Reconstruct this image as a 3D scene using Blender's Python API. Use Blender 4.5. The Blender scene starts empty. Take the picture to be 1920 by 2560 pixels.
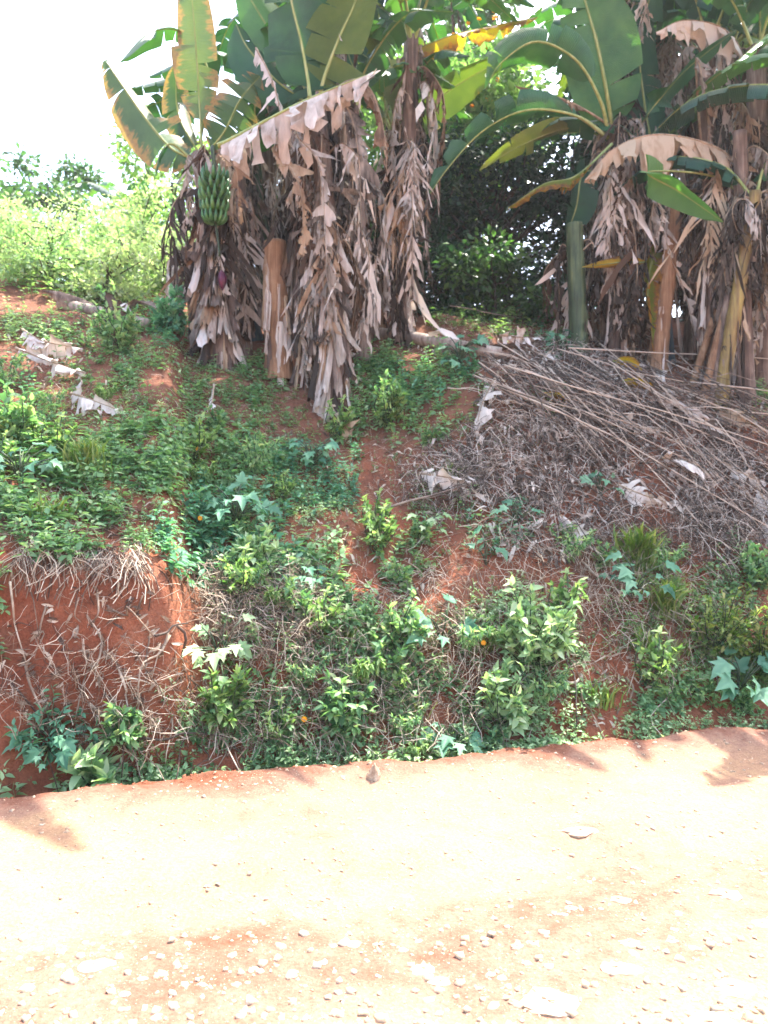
import bpy, math, random
import numpy as np
from mathutils import Vector
random.seed(7); RS = np.random.RandomState(11)
sc = bpy.context.scene
# ------------------------------------------------------------------ camera, sky, sun, exposure
F = 1934.0                                   # focal length in photograph pixels (1920 x 2560)
EYE = np.array([0.0, 0.0, 1.6])
cd = bpy.data.cameras.new('camera'); cam = bpy.data.objects.new('camera', cd); sc.collection.objects.link(cam)
cam.location = EYE; cam.rotation_euler = (math.radians(90), 0, 0)
cd.sensor_fit = 'VERTICAL'; cd.sensor_height = 24; cd.sensor_width = 18; cd.lens = 24 * F / 2560
cd.clip_start = 0.05; cd.clip_end = 3000
cd.dof.use_dof = True; cd.dof.focus_distance = 3.4; cd.dof.aperture_fstop = 2.2
sc.camera = cam
SUN_EL, SUN_AZ = math.radians(65), math.radians(38)      # azimuth from +Y towards +X: behind the bank, to the right
w = bpy.data.worlds.new('World'); sc.world = w; w.use_nodes = True
nt = w.node_tree; nt.nodes.clear()
sky = nt.nodes.new('ShaderNodeTexSky'); sky.sky_type = 'NISHITA'; sky.sun_disc = False
sky.sun_elevation = SUN_EL; sky.sun_rotation = SUN_AZ; sky.dust_density = 4.0; sky.air_density = 1.0; sky.ozone_density = 0.6
bg = nt.nodes.new('ShaderNodeBackground'); bg.inputs[1].default_value = 0.15
wo = nt.nodes.new('ShaderNodeOutputWorld'); nt.links.new(sky.outputs[0], bg.inputs[0]); nt.links.new(bg.outputs[0], wo.inputs[0])
sl = bpy.data.lights.new('sun', 'SUN'); sl.energy = 3.0; sl.angle = math.radians(0.5); sl.color = (1.0, 0.94, 0.84)
so = bpy.data.objects.new('sun', sl); sc.collection.objects.link(so)
sd = Vector((math.sin(SUN_AZ) * math.cos(SUN_EL), math.cos(SUN_AZ) * math.cos(SUN_EL), math.sin(SUN_EL)))
so.rotation_euler = sd.to_track_quat('Z', 'Y').to_euler(); so.location = (6, 8, 20)
sc.view_settings.view_transform = 'Standard'; sc.view_settings.look = 'None'
sc.view_settings.gamma = 1; sc.view_settings.use_curve_mapping = False
sc.view_settings.exposure = 2.8
sc.cycles.max_bounces = 8; sc.cycles.transparent_max_bounces = 4; sc.cycles.use_denoising = True

# ------------------------------------------------------------------ small helpers
def hash2(ix, iy, k):
    n = (ix.astype(np.int64) * 374761393 + iy.astype(np.int64) * 668265263 + k * 974634777) & 0x7fffffff
    n = ((n ^ (n >> 13)) * 1274126177) & 0x7fffffff
    return ((n ^ (n >> 16)) & 0xffff) / 65535.0
def vnoise(x, y, k=0):
    x = np.asarray(x, float); y = np.asarray(y, float)
    ix = np.floor(x); iy = np.floor(y); fx = x - ix; fy = y - iy
    fx = fx * fx * (3 - 2 * fx); fy = fy * fy * (3 - 2 * fy); ix = ix.astype(np.int64); iy = iy.astype(np.int64)
    a = hash2(ix, iy, k); b = hash2(ix + 1, iy, k); c = hash2(ix, iy + 1, k); d = hash2(ix + 1, iy + 1, k)
    return (a + (b - a) * fx) * (1 - fy) + (c + (d - c) * fx) * fy - 0.5
def fbm(x, y, k=0, o=4):
    v = 0; a = 1; f = 1
    for i in range(o):
        v = v + a * vnoise(x * f + 13.7 * i, y * f - 7.1 * i, k + i); a *= .5; f *= 2.03
    return v
def sstep(a, b, x):
    t = np.clip((x - a) / (b - a), 0, 1); return t * t * (3 - 2 * t)
def W(px, py, Y): return np.array([(px - 960) / F * Y, Y, 1.6 + (1280 - py) / F * Y])
# road edge line Y = 4.83 + .27 X ; s = distance beyond it, u = along it
NX, NY = -0.2607, 0.9654
def su(x, y): return (y - 4.83) * NY + x * NX, x * NY - (y - 4.83) * NX
def xy(s, u): return u * NY + s * NX, 4.83 + s * NY - u * NX
PL = np.array([(-300, -.20), (-.12, -.20), (0, -.05), (.12, -.06), (.20, .0), (.28, .30), (.36, .80), (.42, 1.22), (.55, 1.33), (.85, 1.46), (3.2, 3.12), (4.0, 3.55), (6, 4.5), (8, 5.0), (12, 5.5), (40, 6.5), (300, 7)])
PC = np.array([(-300, -.20), (-.12, -.20), (0, -.05), (.12, -.05), (.22, .03), (.40, .30), (.66, .80), (.80, .95), (1.1, 1.15), (3.2, 2.80), (4.0, 3.3), (6, 4.45), (8, 5.0), (12, 5.5), (40, 6.5), (300, 7)])
PR = np.array([(-300, -.20), (-.12, -.20), (0, -.04), (.12, -.03), (.25, .08), (.45, .42), (.75, .85), (.95, 1.08), (1.3, 1.5), (2.3, 2.72), (3.0, 3.22), (4.2, 3.95), (6, 4.7), (8, 5.1), (12, 5.5), (40, 6.5), (300, 7)])
def H(x, y):
    x = np.asarray(x, float); y = np.asarray(y, float)
    s, u = su(x, y)
    sw = s + .10 * fbm(u * 1.3, s * .3, 3, 3) * sstep(.1, .6, s)
    l = np.interp(sw, PL[:, 0], PL[:, 1]); c = np.interp(sw, PC[:, 0], PC[:, 1]); r = np.interp(sw, PR[:, 0], PR[:, 1])
    a = sstep(-1.35, -1.1, u); b = sstep(.2, 2.2, u)
    z = l * (1 - a) + (c * (1 - b) + r * b) * a
    rough = sstep(.05, .5, s)
    z = z + rough * (.16 * fbm(x * 1.1, y * 1.1, 5, 3) + .05 * fbm(x * 6, y * 6, 9, 3) + .02 * fbm(x * 22, y * 22, 17, 2))
    z = z + .045 * sstep(.15, .3, s) * sstep(.9, .5, s) * (np.abs(fbm(x * 5, s * 9, 91, 4)) - .2) * 2
    z = z + (1 - rough) * .02 * fbm(x * 1.5, y * 1.5, 23, 3)
    return z + 6 * sstep(30, 260, np.hypot(x, y)) * fbm(x * .008, y * .008, 31, 2)
def road_z(x, y):
    s, u = su(x, y)
    z = .035 + .028 * fbm(x * .9, y * .9, 41, 3) + .012 * fbm(x * 7, y * 7, 44, 3)
    z = z + .05 * sstep(-.55, -.12, s) * (1 + fbm(x * 3, y * 3, 49, 3)) + .012 * fbm(x * 16, y * 16, 51, 2) * sstep(-.6, -.2, s) - .045 * np.exp(-((s + 1.55 + .05 * np.sin(u * 1.7)) / .22) ** 2) + .02 * np.exp(-((s + 1.2) / .15) ** 2)
    edge = .10 * fbm(u * 2.6, s * 2.6 + 1, 47, 4)
    return z - .10 * sstep(-.10, .04, s + edge)
_gx = np.arange(-14, 14, .025); _gy = np.arange(2, 24, .025); _GH = H(*np.meshgrid(_gx, _gy))
def Hq(x, y):                                 # the same heights, read from a fine table
    x = np.asarray(x, float); y = np.asarray(y, float)
    fx = np.clip((x + 14) / .025, 0, len(_gx) - 1.001); fy = np.clip((y - 2) / .025, 0, len(_gy) - 1.001)
    i = fx.astype(int); j = fy.astype(int); a = fx - i; b = fy - j
    return (_GH[j, i] * (1 - a) + _GH[j, i + 1] * a) * (1 - b) + (_GH[j + 1, i] * (1 - a) + _GH[j + 1, i + 1] * a) * b
RY = 3.0 + np.cumsum(.02 * (1 + .012 * np.arange(360)))
def ray_ground(px, py):
    px = np.atleast_1d(np.asarray(px, float)); py = np.atleast_1d(np.asarray(py, float))
    dx = (px - 960) / F; dz = (1280 - py) / F
    below = (1.6 + dz[:, None] * RY[None]) < Hq(dx[:, None] * RY[None], RY[None] + 0 * dx[:, None])
    done = below.any(1); Y = np.where(done, RY[below.argmax(1)], RY[-1])
    return np.stack([dx * Y, Y, Hq(dx * Y, Y)], 1), done
def G(px, py):
    P = ray_ground(px, py)[0][0]
    if P[1] > 9.7: P = np.array([(px - 960) / F * 9.5, 9.5, 0.]); P[2] = Hq(P[0], P[1])
    return P

def make(name, V, Fc, mats, parent=None, loc=(0, 0, 0), uv=None, tint=None, mi=None, smooth=True):
    V = np.asarray(V, np.float32) - np.asarray(loc, np.float32)
    me = bpy.data.meshes.new(name)
    if isinstance(Fc, np.ndarray):
        n, k = Fc.shape; me.vertices.add(len(V)); me.vertices.foreach_set('co', V.ravel())
        me.loops.add(n * k); me.loops.foreach_set('vertex_index', Fc.ravel().astype(np.int32))
        me.polygons.add(n); me.polygons.foreach_set('loop_start', np.arange(0, n * k, k, dtype=np.int32))
        me.update(calc_edges=True)
    else:
        me.from_pydata(V.tolist(), [], Fc)
    me.validate()
    if smooth: me.polygons.foreach_set('use_smooth', np.ones(len(me.polygons), bool))
    for m in (mats if isinstance(mats, (list, tuple)) else [mats]): me.materials.append(m)
    if mi is not None and len(mi) == len(me.polygons): me.polygons.foreach_set('material_index', np.asarray(mi, np.int32))
    if uv is not None:
        li = np.empty(len(me.loops), np.int32); me.loops.foreach_get('vertex_index', li)
        ul = me.uv_layers.new(name='UVMap'); ul.data.foreach_set('uv', np.asarray(uv, np.float32)[li].ravel())
    if tint is not None:
        at = me.attributes.new('tint', 'FLOAT', 'POINT'); at.data.foreach_set('value', np.broadcast_to(np.asarray(tint, np.float32), (len(V),)).copy())
    me.update()
    o = bpy.data.objects.new(name, me); sc.collection.objects.link(o)
    if parent is not None: o.parent = parent
    o.location = loc if parent is None else (0, 0, 0)
    return o
def tag(o, label=None, cat=None, group=None, kind=None):
    if label: o['label'] = label
    if cat: o['category'] = cat
    if group: o['group'] = group
    if kind: o['kind'] = kind
    return o
def thing(name, label, cat, loc, group=None):
    o = bpy.data.objects.new(name, None); sc.collection.objects.link(o); o.location = loc; o.empty_display_size = .1
    return tag(o, label, cat, group)
class MB:                                     # collects pieces into one mesh (quads; triangles repeat no vertex: kept as lists)
    def __init__(s): s.v = []; s.f = []; s.uv = []; s.t = []; s.mi = []; s.n = 0
    def add(s, V, Fc, uv=None, tint=.5, mi=0):
        V = np.asarray(V, float); s.v.append(V); s.f += [tuple(int(i) + s.n for i in f) for f in Fc]
        s.uv.append(np.zeros((len(V), 2)) if uv is None else np.asarray(uv, float)); s.t.append(np.broadcast_to(np.asarray(tint, float), (len(V),)))
        s.mi += [mi] * len(Fc); s.n += len(V)
    def build(s, name, mats, parent=None, loc=(0, 0, 0), smooth=True):
        return make(name, np.concatenate(s.v), s.f, mats, parent, loc, np.concatenate(s.uv), np.concatenate(s.t), s.mi, smooth)
def catmull(P, n):
    P = np.asarray(P, float)
    if len(P) == 2: return P[0] + (P[1] - P[0]) * np.linspace(0, 1, n)[:, None]
    Q = np.vstack([2 * P[0] - P[1], P, 2 * P[-1] - P[-2]]); m = len(P) - 1; out = []
    for t in np.linspace(0, m, n):
        i = min(int(t), m - 1); f = t - i; a, b, c, d = Q[i:i + 4]
        out.append(.5 * (2 * b + (c - a) * f + (2 * a - 5 * b + 4 * c - d) * f * f + (3 * b - a - 3 * c + d) * f ** 3))
    return np.array(out)
def nrm(v): return v / (np.linalg.norm(v, axis=-1, keepdims=True) + 1e-9)
def tube(P, R, k=6, closed=True):
    P = np.asarray(P, float); n = len(P); R = np.broadcast_to(R, (n,)); T = nrm(np.gradient(P, axis=0))
    a = np.array([0, 0, 1.]) if abs(T[0][2]) < .9 else np.array([1., 0, 0])
    V = []; uv = []
    L = nrm(np.cross(T[0], a))
    for i in range(n):
        L = nrm(L - T[i] * np.dot(L, T[i])); B = np.cross(T[i], L)
        for j in range(k):
            th = 2 * math.pi * j / k; V.append(P[i] + R[i] * (math.cos(th) * L + math.sin(th) * B)); uv.append((j / k, i / (n - 1)))
    Fc = [(i * k + j, i * k + (j + 1) % k, (i + 1) * k + (j + 1) % k, (i + 1) * k + j) for i in range(n - 1) for j in range(k)]
    if closed: Fc += [tuple(range(k - 1, -1, -1)), tuple(range((n - 1) * k, n * k))]
    return np.array(V), Fc, np.array(uv)

# ------------------------------------------------------------------ materials
def new_mat(name):
    m = bpy.data.materials.new(name); m.use_nodes = True; t = m.node_tree; t.nodes.clear()
    return m, t, t.nodes.new, t.links.new
def ramp(t, stops):
    r = t.nodes.new('ShaderNodeValToRGB'); e = r.color_ramp.elements
    while len(e) > 1: e.remove(e[-1])
    e[0].position = stops[0][0]; e[0].color = (*stops[0][1], 1)
    for p, c in stops[1:]: x = e.new(p); x.color = (*c, 1)
    return r
def noise(t, co, scale, detail=4, rough=.6, w=None):
    n = t.nodes.new('ShaderNodeTexNoise'); n.inputs['Scale'].default_value = scale; n.inputs['Detail'].default_value = detail; n.inputs['Roughness'].default_value = rough
    t.links.new(co, n.inputs['Vector']); return n
def mix(t, fac, a, b, mode='MIX'):
    m = t.nodes.new('ShaderNodeMix'); m.data_type = 'RGBA'; m.blend_type = mode
    for s, v in ((m.inputs[0], fac), (m.inputs[6], a), (m.inputs[7], b)):
        if isinstance(v, (int, float)): s.default_value = v
        elif isinstance(v, tuple): s.default_value = (*v, 1)
        else: t.links.new(v, s)
    return m.outputs[2]
def math_(t, op, a, b=0.0):
    m = t.nodes.new('ShaderNodeMath'); m.operation = op
    for s, v in ((m.inputs[0], a), (m.inputs[1], b)):
        if isinstance(v, (int, float)): s.default_value = v
        else: t.links.new(v, s)
    return m.outputs[0]
def leafy(name, stops, trans=.45, rough=.45, spec=.4, scale=8, tcol=1.6, vein=0):
    """thin leaf: glossy-ish front, light passing through; stops = colours along the per-leaf tint"""
    m, t, N, Lk = new_mat(name)
    at = N('ShaderNodeAttribute'); at.attribute_name = 'tint'; tc = N('ShaderNodeTexCoord')
    n = noise(t, tc.outputs['Object'], scale, 3)
    f = math_(t, 'ADD', at.outputs['Fac'], math_(t, 'MULTIPLY', math_(t, 'SUBTRACT', n.outputs['Fac'], .5), .5))
    r = ramp(t, stops); Lk(f, r.inputs[0]); col = r.outputs[0]
    p = N('ShaderNodeBsdfPrincipled'); p.inputs['Roughness'].default_value = rough; p.inputs['Specular IOR Level'].default_value = spec
    Lk(col, p.inputs['Base Color'])
    tr = N('ShaderNodeBsdfTranslucent'); Lk(mix(t, 1.0, col, (tcol * .85, tcol, .8), 'MULTIPLY'), tr.inputs['Color'])
    ms = N('ShaderNodeMixShader'); ms.inputs[0].default_value = trans; Lk(p.outputs[0], ms.inputs[1]); Lk(tr.outputs[0], ms.inputs[2])
    o = N('ShaderNodeOutputMaterial'); Lk(ms.outputs[0], o.inputs[0])
    return m
def banana_leaf_mat(name, green, edge, edge_at, trans=.4, rough=.38, spec=.5, patch=None):
    m, t, N, Lk = new_mat(name)
    tc = N('ShaderNodeTexCoord'); sp = N('ShaderNodeSeparateXYZ'); Lk(tc.outputs['UV'], sp.inputs[0])
    au = math_(t, 'ABSOLUTE', sp.outputs['X'])
    n1 = noise(t, tc.outputs['Object'], 3.5, 5); n2 = noise(t, tc.outputs['Object'], 22, 3)
    r = ramp(t, green); at = N('ShaderNodeAttribute'); at.attribute_name = 'tint'
    Lk(math_(t, 'ADD', math_(t, 'MULTIPLY', n1.outputs['Fac'], .6), math_(t, 'MULTIPLY', at.outputs['Fac'], .4)), r.inputs[0])
    # lateral veins: fine stripes along the blade (v runs along the leaf), streaks of discolouring follow them
    mp = N('ShaderNodeCombineXYZ'); Lk(math_(t, 'MULTIPLY', sp.outputs['X'], 1.2), mp.inputs[0]); Lk(math_(t, 'MULTIPLY', sp.outputs['Y'], 46), mp.inputs[1])
    Lk(at.outputs['Fac'], mp.inputs[2])
    st = noise(t, mp.outputs[0], 1.0, 4, .7)
    e = math_(t, 'ADD', au, math_(t, 'ADD', math_(t, 'MULTIPLY', math_(t, 'SUBTRACT', st.outputs['Fac'], .5), 1.5), math_(t, 'MULTIPLY', math_(t, 'SUBTRACT', n1.outputs['Fac'], .5), 1.2)))
    er = ramp(t, [(edge_at * .5, (0, 0, 0)), (edge_at * .5 + .11, (1, 1, 1))]); Lk(math_(t, 'MULTIPLY', e, .5), er.inputs[0])
    ec = ramp(t, edge); Lk(n2.outputs['Fac'], ec.inputs[0])
    vs = N('ShaderNodeTexWave'); vs.inputs['Scale'].default_value = 1.0; vs.inputs['Distortion'].default_value = .6; vs.bands_direction = 'Y'; Lk(mp.outputs[0], vs.inputs['Vector'])
    col = mix(t, er.outputs[0], r.outputs[0], ec.outputs[0])
    col = mix(t, math_(t, 'MULTIPLY', vs.outputs['Fac'], .32), col, (.9, 1.0, .6), 'OVERLAY')
    rib = ramp(t, [(0.02, (1, 1, 1)), (.07, (0, 0, 0))]); Lk(au, rib.inputs[0])
    col = mix(t, math_(t, 'MULTIPLY', rib.outputs[0], .5), col, (.30, .36, .14))
    p = N('ShaderNodeBsdfPrincipled'); p.inputs['Roughness'].default_value = rough; p.inputs['Specular IOR Level'].default_value = spec; Lk(col, p.inputs['Base Color'])
    b = N('ShaderNodeBump'); b.inputs['Strength'].default_value = .7; b.inputs['Distance'].default_value = .012; Lk(math_(t, 'ADD', vs.outputs['Fac'], math_(t, 'MULTIPLY', st.outputs['Fac'], 1.5)), b.inputs['Height']); Lk(b.outputs[0], p.inputs['Normal'])
    tr = N('ShaderNodeBsdfTranslucent'); Lk(mix(t, 1.0, col, (1.7, 1.8, .5), 'MULTIPLY'), tr.inputs['Color'])
    ms = N('ShaderNodeMixShader'); ms.inputs[0].default_value = trans; Lk(p.outputs[0], ms.inputs[1]); Lk(tr.outputs[0], ms.inputs[2])
    o = N('ShaderNodeOutputMaterial'); Lk(ms.outputs[0], o.inputs[0]); return m
def fibre(name, stops, scale=(30, 30, 3), trans=0, rough=.85, coord='Object', bump=.5, dist=.01, tw=.45):
    m, t, N, Lk = new_mat(name)
    tc = N('ShaderNodeTexCoord'); mp = N('ShaderNodeMapping'); mp.inputs['Scale'].default_value = scale; Lk(tc.outputs[coord], mp.inputs[0])
    n = noise(t, mp.outputs[0], 1.0, 6, .65); n2 = noise(t, tc.outputs['Object'], 2.3, 3)
    at = N('ShaderNodeAttribute'); at.attribute_name = 'tint'
    f = math_(t, 'ADD', math_(t, 'ADD', math_(t, 'MULTIPLY', n.outputs['Fac'], .75), math_(t, 'MULTIPLY', n2.outputs['Fac'], .45)), math_(t, 'MULTIPLY', math_(t, 'SUBTRACT', at.outputs['Fac'], .72), tw * 2))
    r = ramp(t, stops); Lk(f, r.inputs[0])
    p = N('ShaderNodeBsdfPrincipled'); p.inputs['Roughness'].default_value = rough; p.inputs['Specular IOR Level'].default_value = .2; Lk(r.outputs[0], p.inputs['Base Color'])
    b = N('ShaderNodeBump'); b.inputs['Strength'].default_value = bump; b.inputs['Distance'].default_value = dist; Lk(n.outputs['Fac'], b.inputs['Height']); Lk(b.outputs[0], p.inputs['Normal'])
    o = N('ShaderNodeOutputMaterial')
    if trans:
        tr = N('ShaderNodeBsdfTranslucent'); Lk(r.outputs[0], tr.inputs['Color'])
        ms = N('ShaderNodeMixShader'); ms.inputs[0].default_value = trans; Lk(p.outputs[0], ms.inputs[1]); Lk(tr.outputs[0], ms.inputs[2]); Lk(ms.outputs[0], o.inputs[0])
    else: Lk(p.outputs[0], o.inputs[0])
    return m
M = {}
BR = [(.3, (.20, .13, .07)), (.5, (.36, .24, .10)), (.62, (.42, .27, .05)), (.75, (.22, .12, .06))]
M['green'] = banana_leaf_mat('banana_green', [(.3, (.022, .075, .04)), (.5, (.04, .13, .055)), (.7, (.075, .19, .07))], BR, 1.28, .22)
M['deep'] = banana_leaf_mat('banana_deep_green', [(.3, (.012, .055, .04)), (.5, (.02, .085, .05)), (.7, (.035, .12, .06))], BR, 1.35, .16)
M['olive'] = banana_leaf_mat('banana_olive', [(.3, (.05, .09, .025)), (.5, (.09, .14, .035)), (.7, (.16, .19, .05))], BR, 1.1, .28)
M['stripe'] = banana_leaf_mat('banana_striped', [(.3, (.045, .10, .06)), (.5, (.08, .15, .08)), (.7, (.13, .19, .08))], [(.3, (.20, .13, .10)), (.5, (.34, .22, .10)), (.7, (.18, .12, .10))], .58, .22)
M['yellow'] = banana_leaf_mat('banana_yellowing', [(.3, (.16, .20, .03)), (.5, (.34, .26, .03)), (.7, (.50, .30, .03))], [(.3, (.45, .22, .03)), (.5, (.30, .14, .05)), (.7, (.16, .08, .05))], .45, .5)
M['dry'] = fibre('dry_banana_leaf', [(.2, (.05, .038, .030)), (.34, (.18, .145, .115)), (.47, (.32, .27, .22)), (.6, (.45, .39, .335)), (.78, (.62, .56, .49))], (14, 14, 3), .2)
M['drybrown'] = fibre('dry_brown_leaf', [(.3, (.08, .045, .028)), (.45, (.21, .13, .08)), (.6, (.35, .24, .15)), (.8, (.50, .39, .27))], (14, 14, 3), .25)
M['pale'] = fibre('pale_dry_sheath', [(.25, (.10, .07, .055)), (.42, (.26, .20, .16)), (.58, (.42, .35, .29)), (.75, (.62, .56, .50))], (22, 22, 3), .12)
M['rib'] = fibre('leaf_midrib', [(.3, (.15, .20, .06)), (.5, (.27, .32, .11)), (.7, (.40, .42, .20))], (20, 20, 4), 0, .5)
M['ribdry'] = fibre('dry_midrib', [(.3, (.10, .07, .045)), (.5, (.28, .21, .14)), (.7, (.45, .36, .26))], (20, 20, 4))
M['stem_brown'] = fibre('stem_brown', [(.25, (.04, .028, .022)), (.42, (.13, .09, .07)), (.56, (.25, .185, .14)), (.75, (.40, .33, .26))], (26, 26, 2.2))
M['stem_orange'] = fibre('stem_orange', [(.25, (.09, .045, .025)), (.42, (.20, .11, .06)), (.56, (.31, .19, .11)), (.75, (.44, .32, .2))], (34, 34, 1.6))
M['stem_green'] = fibre('stem_green', [(.25, (.02, .03, .02)), (.42, (.05, .075, .04)), (.56, (.10, .13, .06)), (.75, (.22, .22, .10))], (30, 30, 1.6), rough=.5)
M['stem_blue'] = fibre('stem_blue', [(.25, (.012, .02, .03)), (.45, (.03, .055, .075)), (.6, (.06, .10, .10)), (.78, (.16, .19, .12))], (30, 30, 1.2), rough=.45)
M['stem_yellow'] = fibre('stem_yellow', [(.25, (.08, .05, .03)), (.42, (.19, .13, .05)), (.56, (.30, .23, .07)), (.75, (.38, .33, .12))], (30, 30, 1.4), rough=.5)
M['bark'] = fibre('bark', [(.3, (.035, .028, .022)), (.5, (.09, .07, .055)), (.7, (.18, .15, .12))], (30, 30, 8))
M['stick'] = fibre('dry_stick', [(.2, (.07, .055, .045)), (.4, (.17, .13, .105)), (.58, (.29, .23, .18)), (.78, (.46, .38, .30))], (9, 9, 9), tw=.6)
M['litter'] = fibre('dry_litter', [(.2, (.08, .05, .038)), (.4, (.20, .14, .10)), (.58, (.34, .26, .19)), (.78, (.56, .48, .38))], (9, 9, 9), .15, tw=.6)
M['twig'] = fibre('grey_brush', [(.2, (.07, .055, .045)), (.4, (.20, .16, .13)), (.58, (.35, .29, .24)), (.78, (.54, .48, .41))], (9, 9, 9), .05, tw=.6)
M['herb'] = leafy('herb_leaf', [(0, (.06, .14, .07)), (.35, (.13, .26, .12)), (.7, (.22, .35, .17)), (1, (.38, .44, .24))], .42, .6, .35)
M['blue'] = leafy('broad_leaf', [(0, (.05, .15, .09)), (.5, (.10, .26, .155)), (1, (.21, .38, .24))], .38, .6, .35)
M['bright'] = leafy('bright_leaf', [(0, (.08, .17, .06)), (.5, (.16, .27, .10)), (1, (.32, .41, .18))], .42, .6, .3)
M['silver'] = leafy('pale_leaf', [(0, (.14, .26, .12)), (.5, (.27, .40, .20)), (1, (.46, .54, .34))], .35, .6, .35)
M['grass'] = leafy('grass_blade', [(0, (.07, .14, .03)), (.5, (.14, .22, .05)), (1, (.33, .34, .13))], .35)
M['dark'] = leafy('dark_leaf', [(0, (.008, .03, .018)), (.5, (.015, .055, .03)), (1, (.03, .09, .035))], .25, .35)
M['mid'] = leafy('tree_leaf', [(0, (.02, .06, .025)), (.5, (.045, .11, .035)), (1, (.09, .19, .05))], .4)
M['garden'] = leafy('garden_leaf', [(0, (.14, .21, .11)), (.5, (.30, .38, .22)), (1, (.52, .55, .38))], .4, .6)
M['flower'] = leafy('orange_petal', [(0, (.75, .25, .01)), (1, (.85, .42, .02))], .3)
M['fruit'] = leafy('banana_skin', [(0, (.03, .10, .035)), (.5, (.055, .16, .05)), (1, (.10, .22, .07))], .0, .4)
M['bud'] = fibre('banana_bud', [(.3, (.05, .01, .025)), (.55, (.13, .03, .06)), (.8, (.24, .08, .09))], (20, 20, 5), rough=.4)
def earth(name, stops, s1=1.2, s2=14, bump=.9, dist=.03, peb=None, hum=None):
    m, t, N, Lk = new_mat(name); tc = N('ShaderNodeTexCoord'); ta = N('ShaderNodeAttribute'); ta.attribute_name = 'tint'
    a = noise(t, tc.outputs['Object'], s1, 6); b_ = noise(t, tc.outputs['Object'], s2, 6, .7); c = noise(t, tc.outputs['Object'], 70, 4, .7)
    r = ramp(t, stops); bb = math_(t, 'ADD', math_(t, 'MULTIPLY', a.outputs['Fac'], .6), math_(t, 'MULTIPLY', b_.outputs['Fac'], .4))
    Lk(math_(t, 'SUBTRACT', bb, math_(t, 'MULTIPLY', ta.outputs['Fac'], .22)) if peb else bb, r.inputs[0]); col = r.outputs[0]
    h = math_(t, 'ADD', b_.outputs['Fac'], math_(t, 'MULTIPLY', c.outputs['Fac'], .4))
    if peb:
        for sc_, thr in ((26, .20), (60, .28)):
            v = N('ShaderNodeTexVoronoi'); v.inputs['Scale'].default_value = sc_; Lk(tc.outputs['Object'], v.inputs['Vector'])
            lim = math_(t, 'MULTIPLY', noise(t, tc.outputs['Object'], 2.2, 3).outputs['Fac'], thr * 2)
            vr = math_(t, 'LESS_THAN', v.outputs['Distance'], math_(t, 'SUBTRACT', lim, thr * .55))
            col = mix(t, math_(t, 'MULTIPLY', vr, .7), col, peb); h = math_(t, 'ADD', h, math_(t, 'MULTIPLY', vr, .4))
    if hum:
        hn = noise(t, tc.outputs['Object'], 2.6, 6, .7); sp = N('ShaderNodeSeparateXYZ'); Lk(tc.outputs['Object'], sp.inputs[0])
        hz = math_(t, 'ADD', math_(t, 'MULTIPLY', sp.outputs['Z'], .10), hn.outputs['Fac']); hr = ramp(t, [(.56, (0, 0, 0)), (.74, (1, 1, 1))]); Lk(hz, hr.inputs[0]); col = mix(t, math_(t, 'MULTIPLY', hr.outputs[0], .5), col, hum)
    cr = ramp(t, [(.35, (.72, .68, .66)), (.6, (1.12, 1.1, 1.08))]); Lk(c.outputs['Fac'], cr.inputs[0]); col = mix(t, .8, col, cr.outputs[0], 'MULTIPLY')
    p = N('ShaderNodeBsdfPrincipled'); p.inputs['Roughness'].default_value = .95; p.inputs['Specular IOR Level'].default_value = .1; Lk(col, p.inputs['Base Color'])
    b = N('ShaderNodeBump'); b.inputs['Strength'].default_value = bump; b.inputs['Distance'].default_value = dist; Lk(h, b.inputs['Height']); Lk(b.outputs[0], p.inputs['Normal'])
    o = N('ShaderNodeOutputMaterial'); Lk(p.outputs[0], o.inputs[0]); return m
M['clay'] = earth('red_clay', [(.3, (.15, .055, .030)), (.45, (.21, .068, .038)), (.56, (.28, .10, .055)), (.7, (.37, .165, .095))], hum=(.13, .085, .06))
M['road'] = earth('road_clay', [(.22, (.12, .046, .026)), (.33, (.17, .085, .06)), (.42, (.205, .122, .088)), (.50, (.25, .155, .10)), (.62, (.29, .20, .115))], .8, 9, .9, .014, (.36, .28, .20))
M['stone'] = earth('stone', [(.35, (.24, .16, .11)), (.5, (.36, .27, .19)), (.65, (.50, .42, .32))], 8, 40, .5, .006)

# ------------------------------------------------------------------ ground and road
def grid(ss, us, zf, uvs=False):
    S, U = np.meshgrid(ss, us, indexing='ij'); X, Y = xy(S, U); Z = zf(X, Y)
    V = np.stack([X, Y, Z], -1).reshape(-1, 3); a, b = S.shape
    i = np.arange(a - 1)[:, None] * b + np.arange(b - 1)[None, :]
    return V, np.stack([i, i + b, i + b + 1, i + 1], -1).reshape(-1, 4)
def geo(a, b, first, r):
    out = [a]; st = first
    while out[-1] < b: out.append(out[-1] + st); st *= r
    return out
us_pos = list(np.arange(0, 5.2, .028)) + geo(5.25, 420, .08, 1.16)
us = np.array([-x for x in us_pos[::-1][:-1]] + us_pos)
ss = np.concatenate([-np.array(geo(.3, 420, .3, 1.22))[::-1], np.arange(-.2, .02, .05), np.arange(.03, 1.3, .014), np.arange(1.3, 4.2, .035), np.array(geo(4.22, 420, .07, 1.10))])
V, Fq = grid(ss, us, H)
o = make('hillside', V, Fq[:, ::-1], M['clay']); tag(o, 'bare red clay bank and hillside rising beside the road', None, None, 'structure')
us_pos = list(np.arange(0, 3.4, .022)) + geo(3.42, 300, .05, 1.16)
us = np.array([-x for x in us_pos[::-1][:-1]] + us_pos)
ss = np.concatenate([np.arange(-6.5, -3.8, .3), np.arange(-3.7, .09, .02)])
V, Fq = grid(ss, us, road_z)
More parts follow.
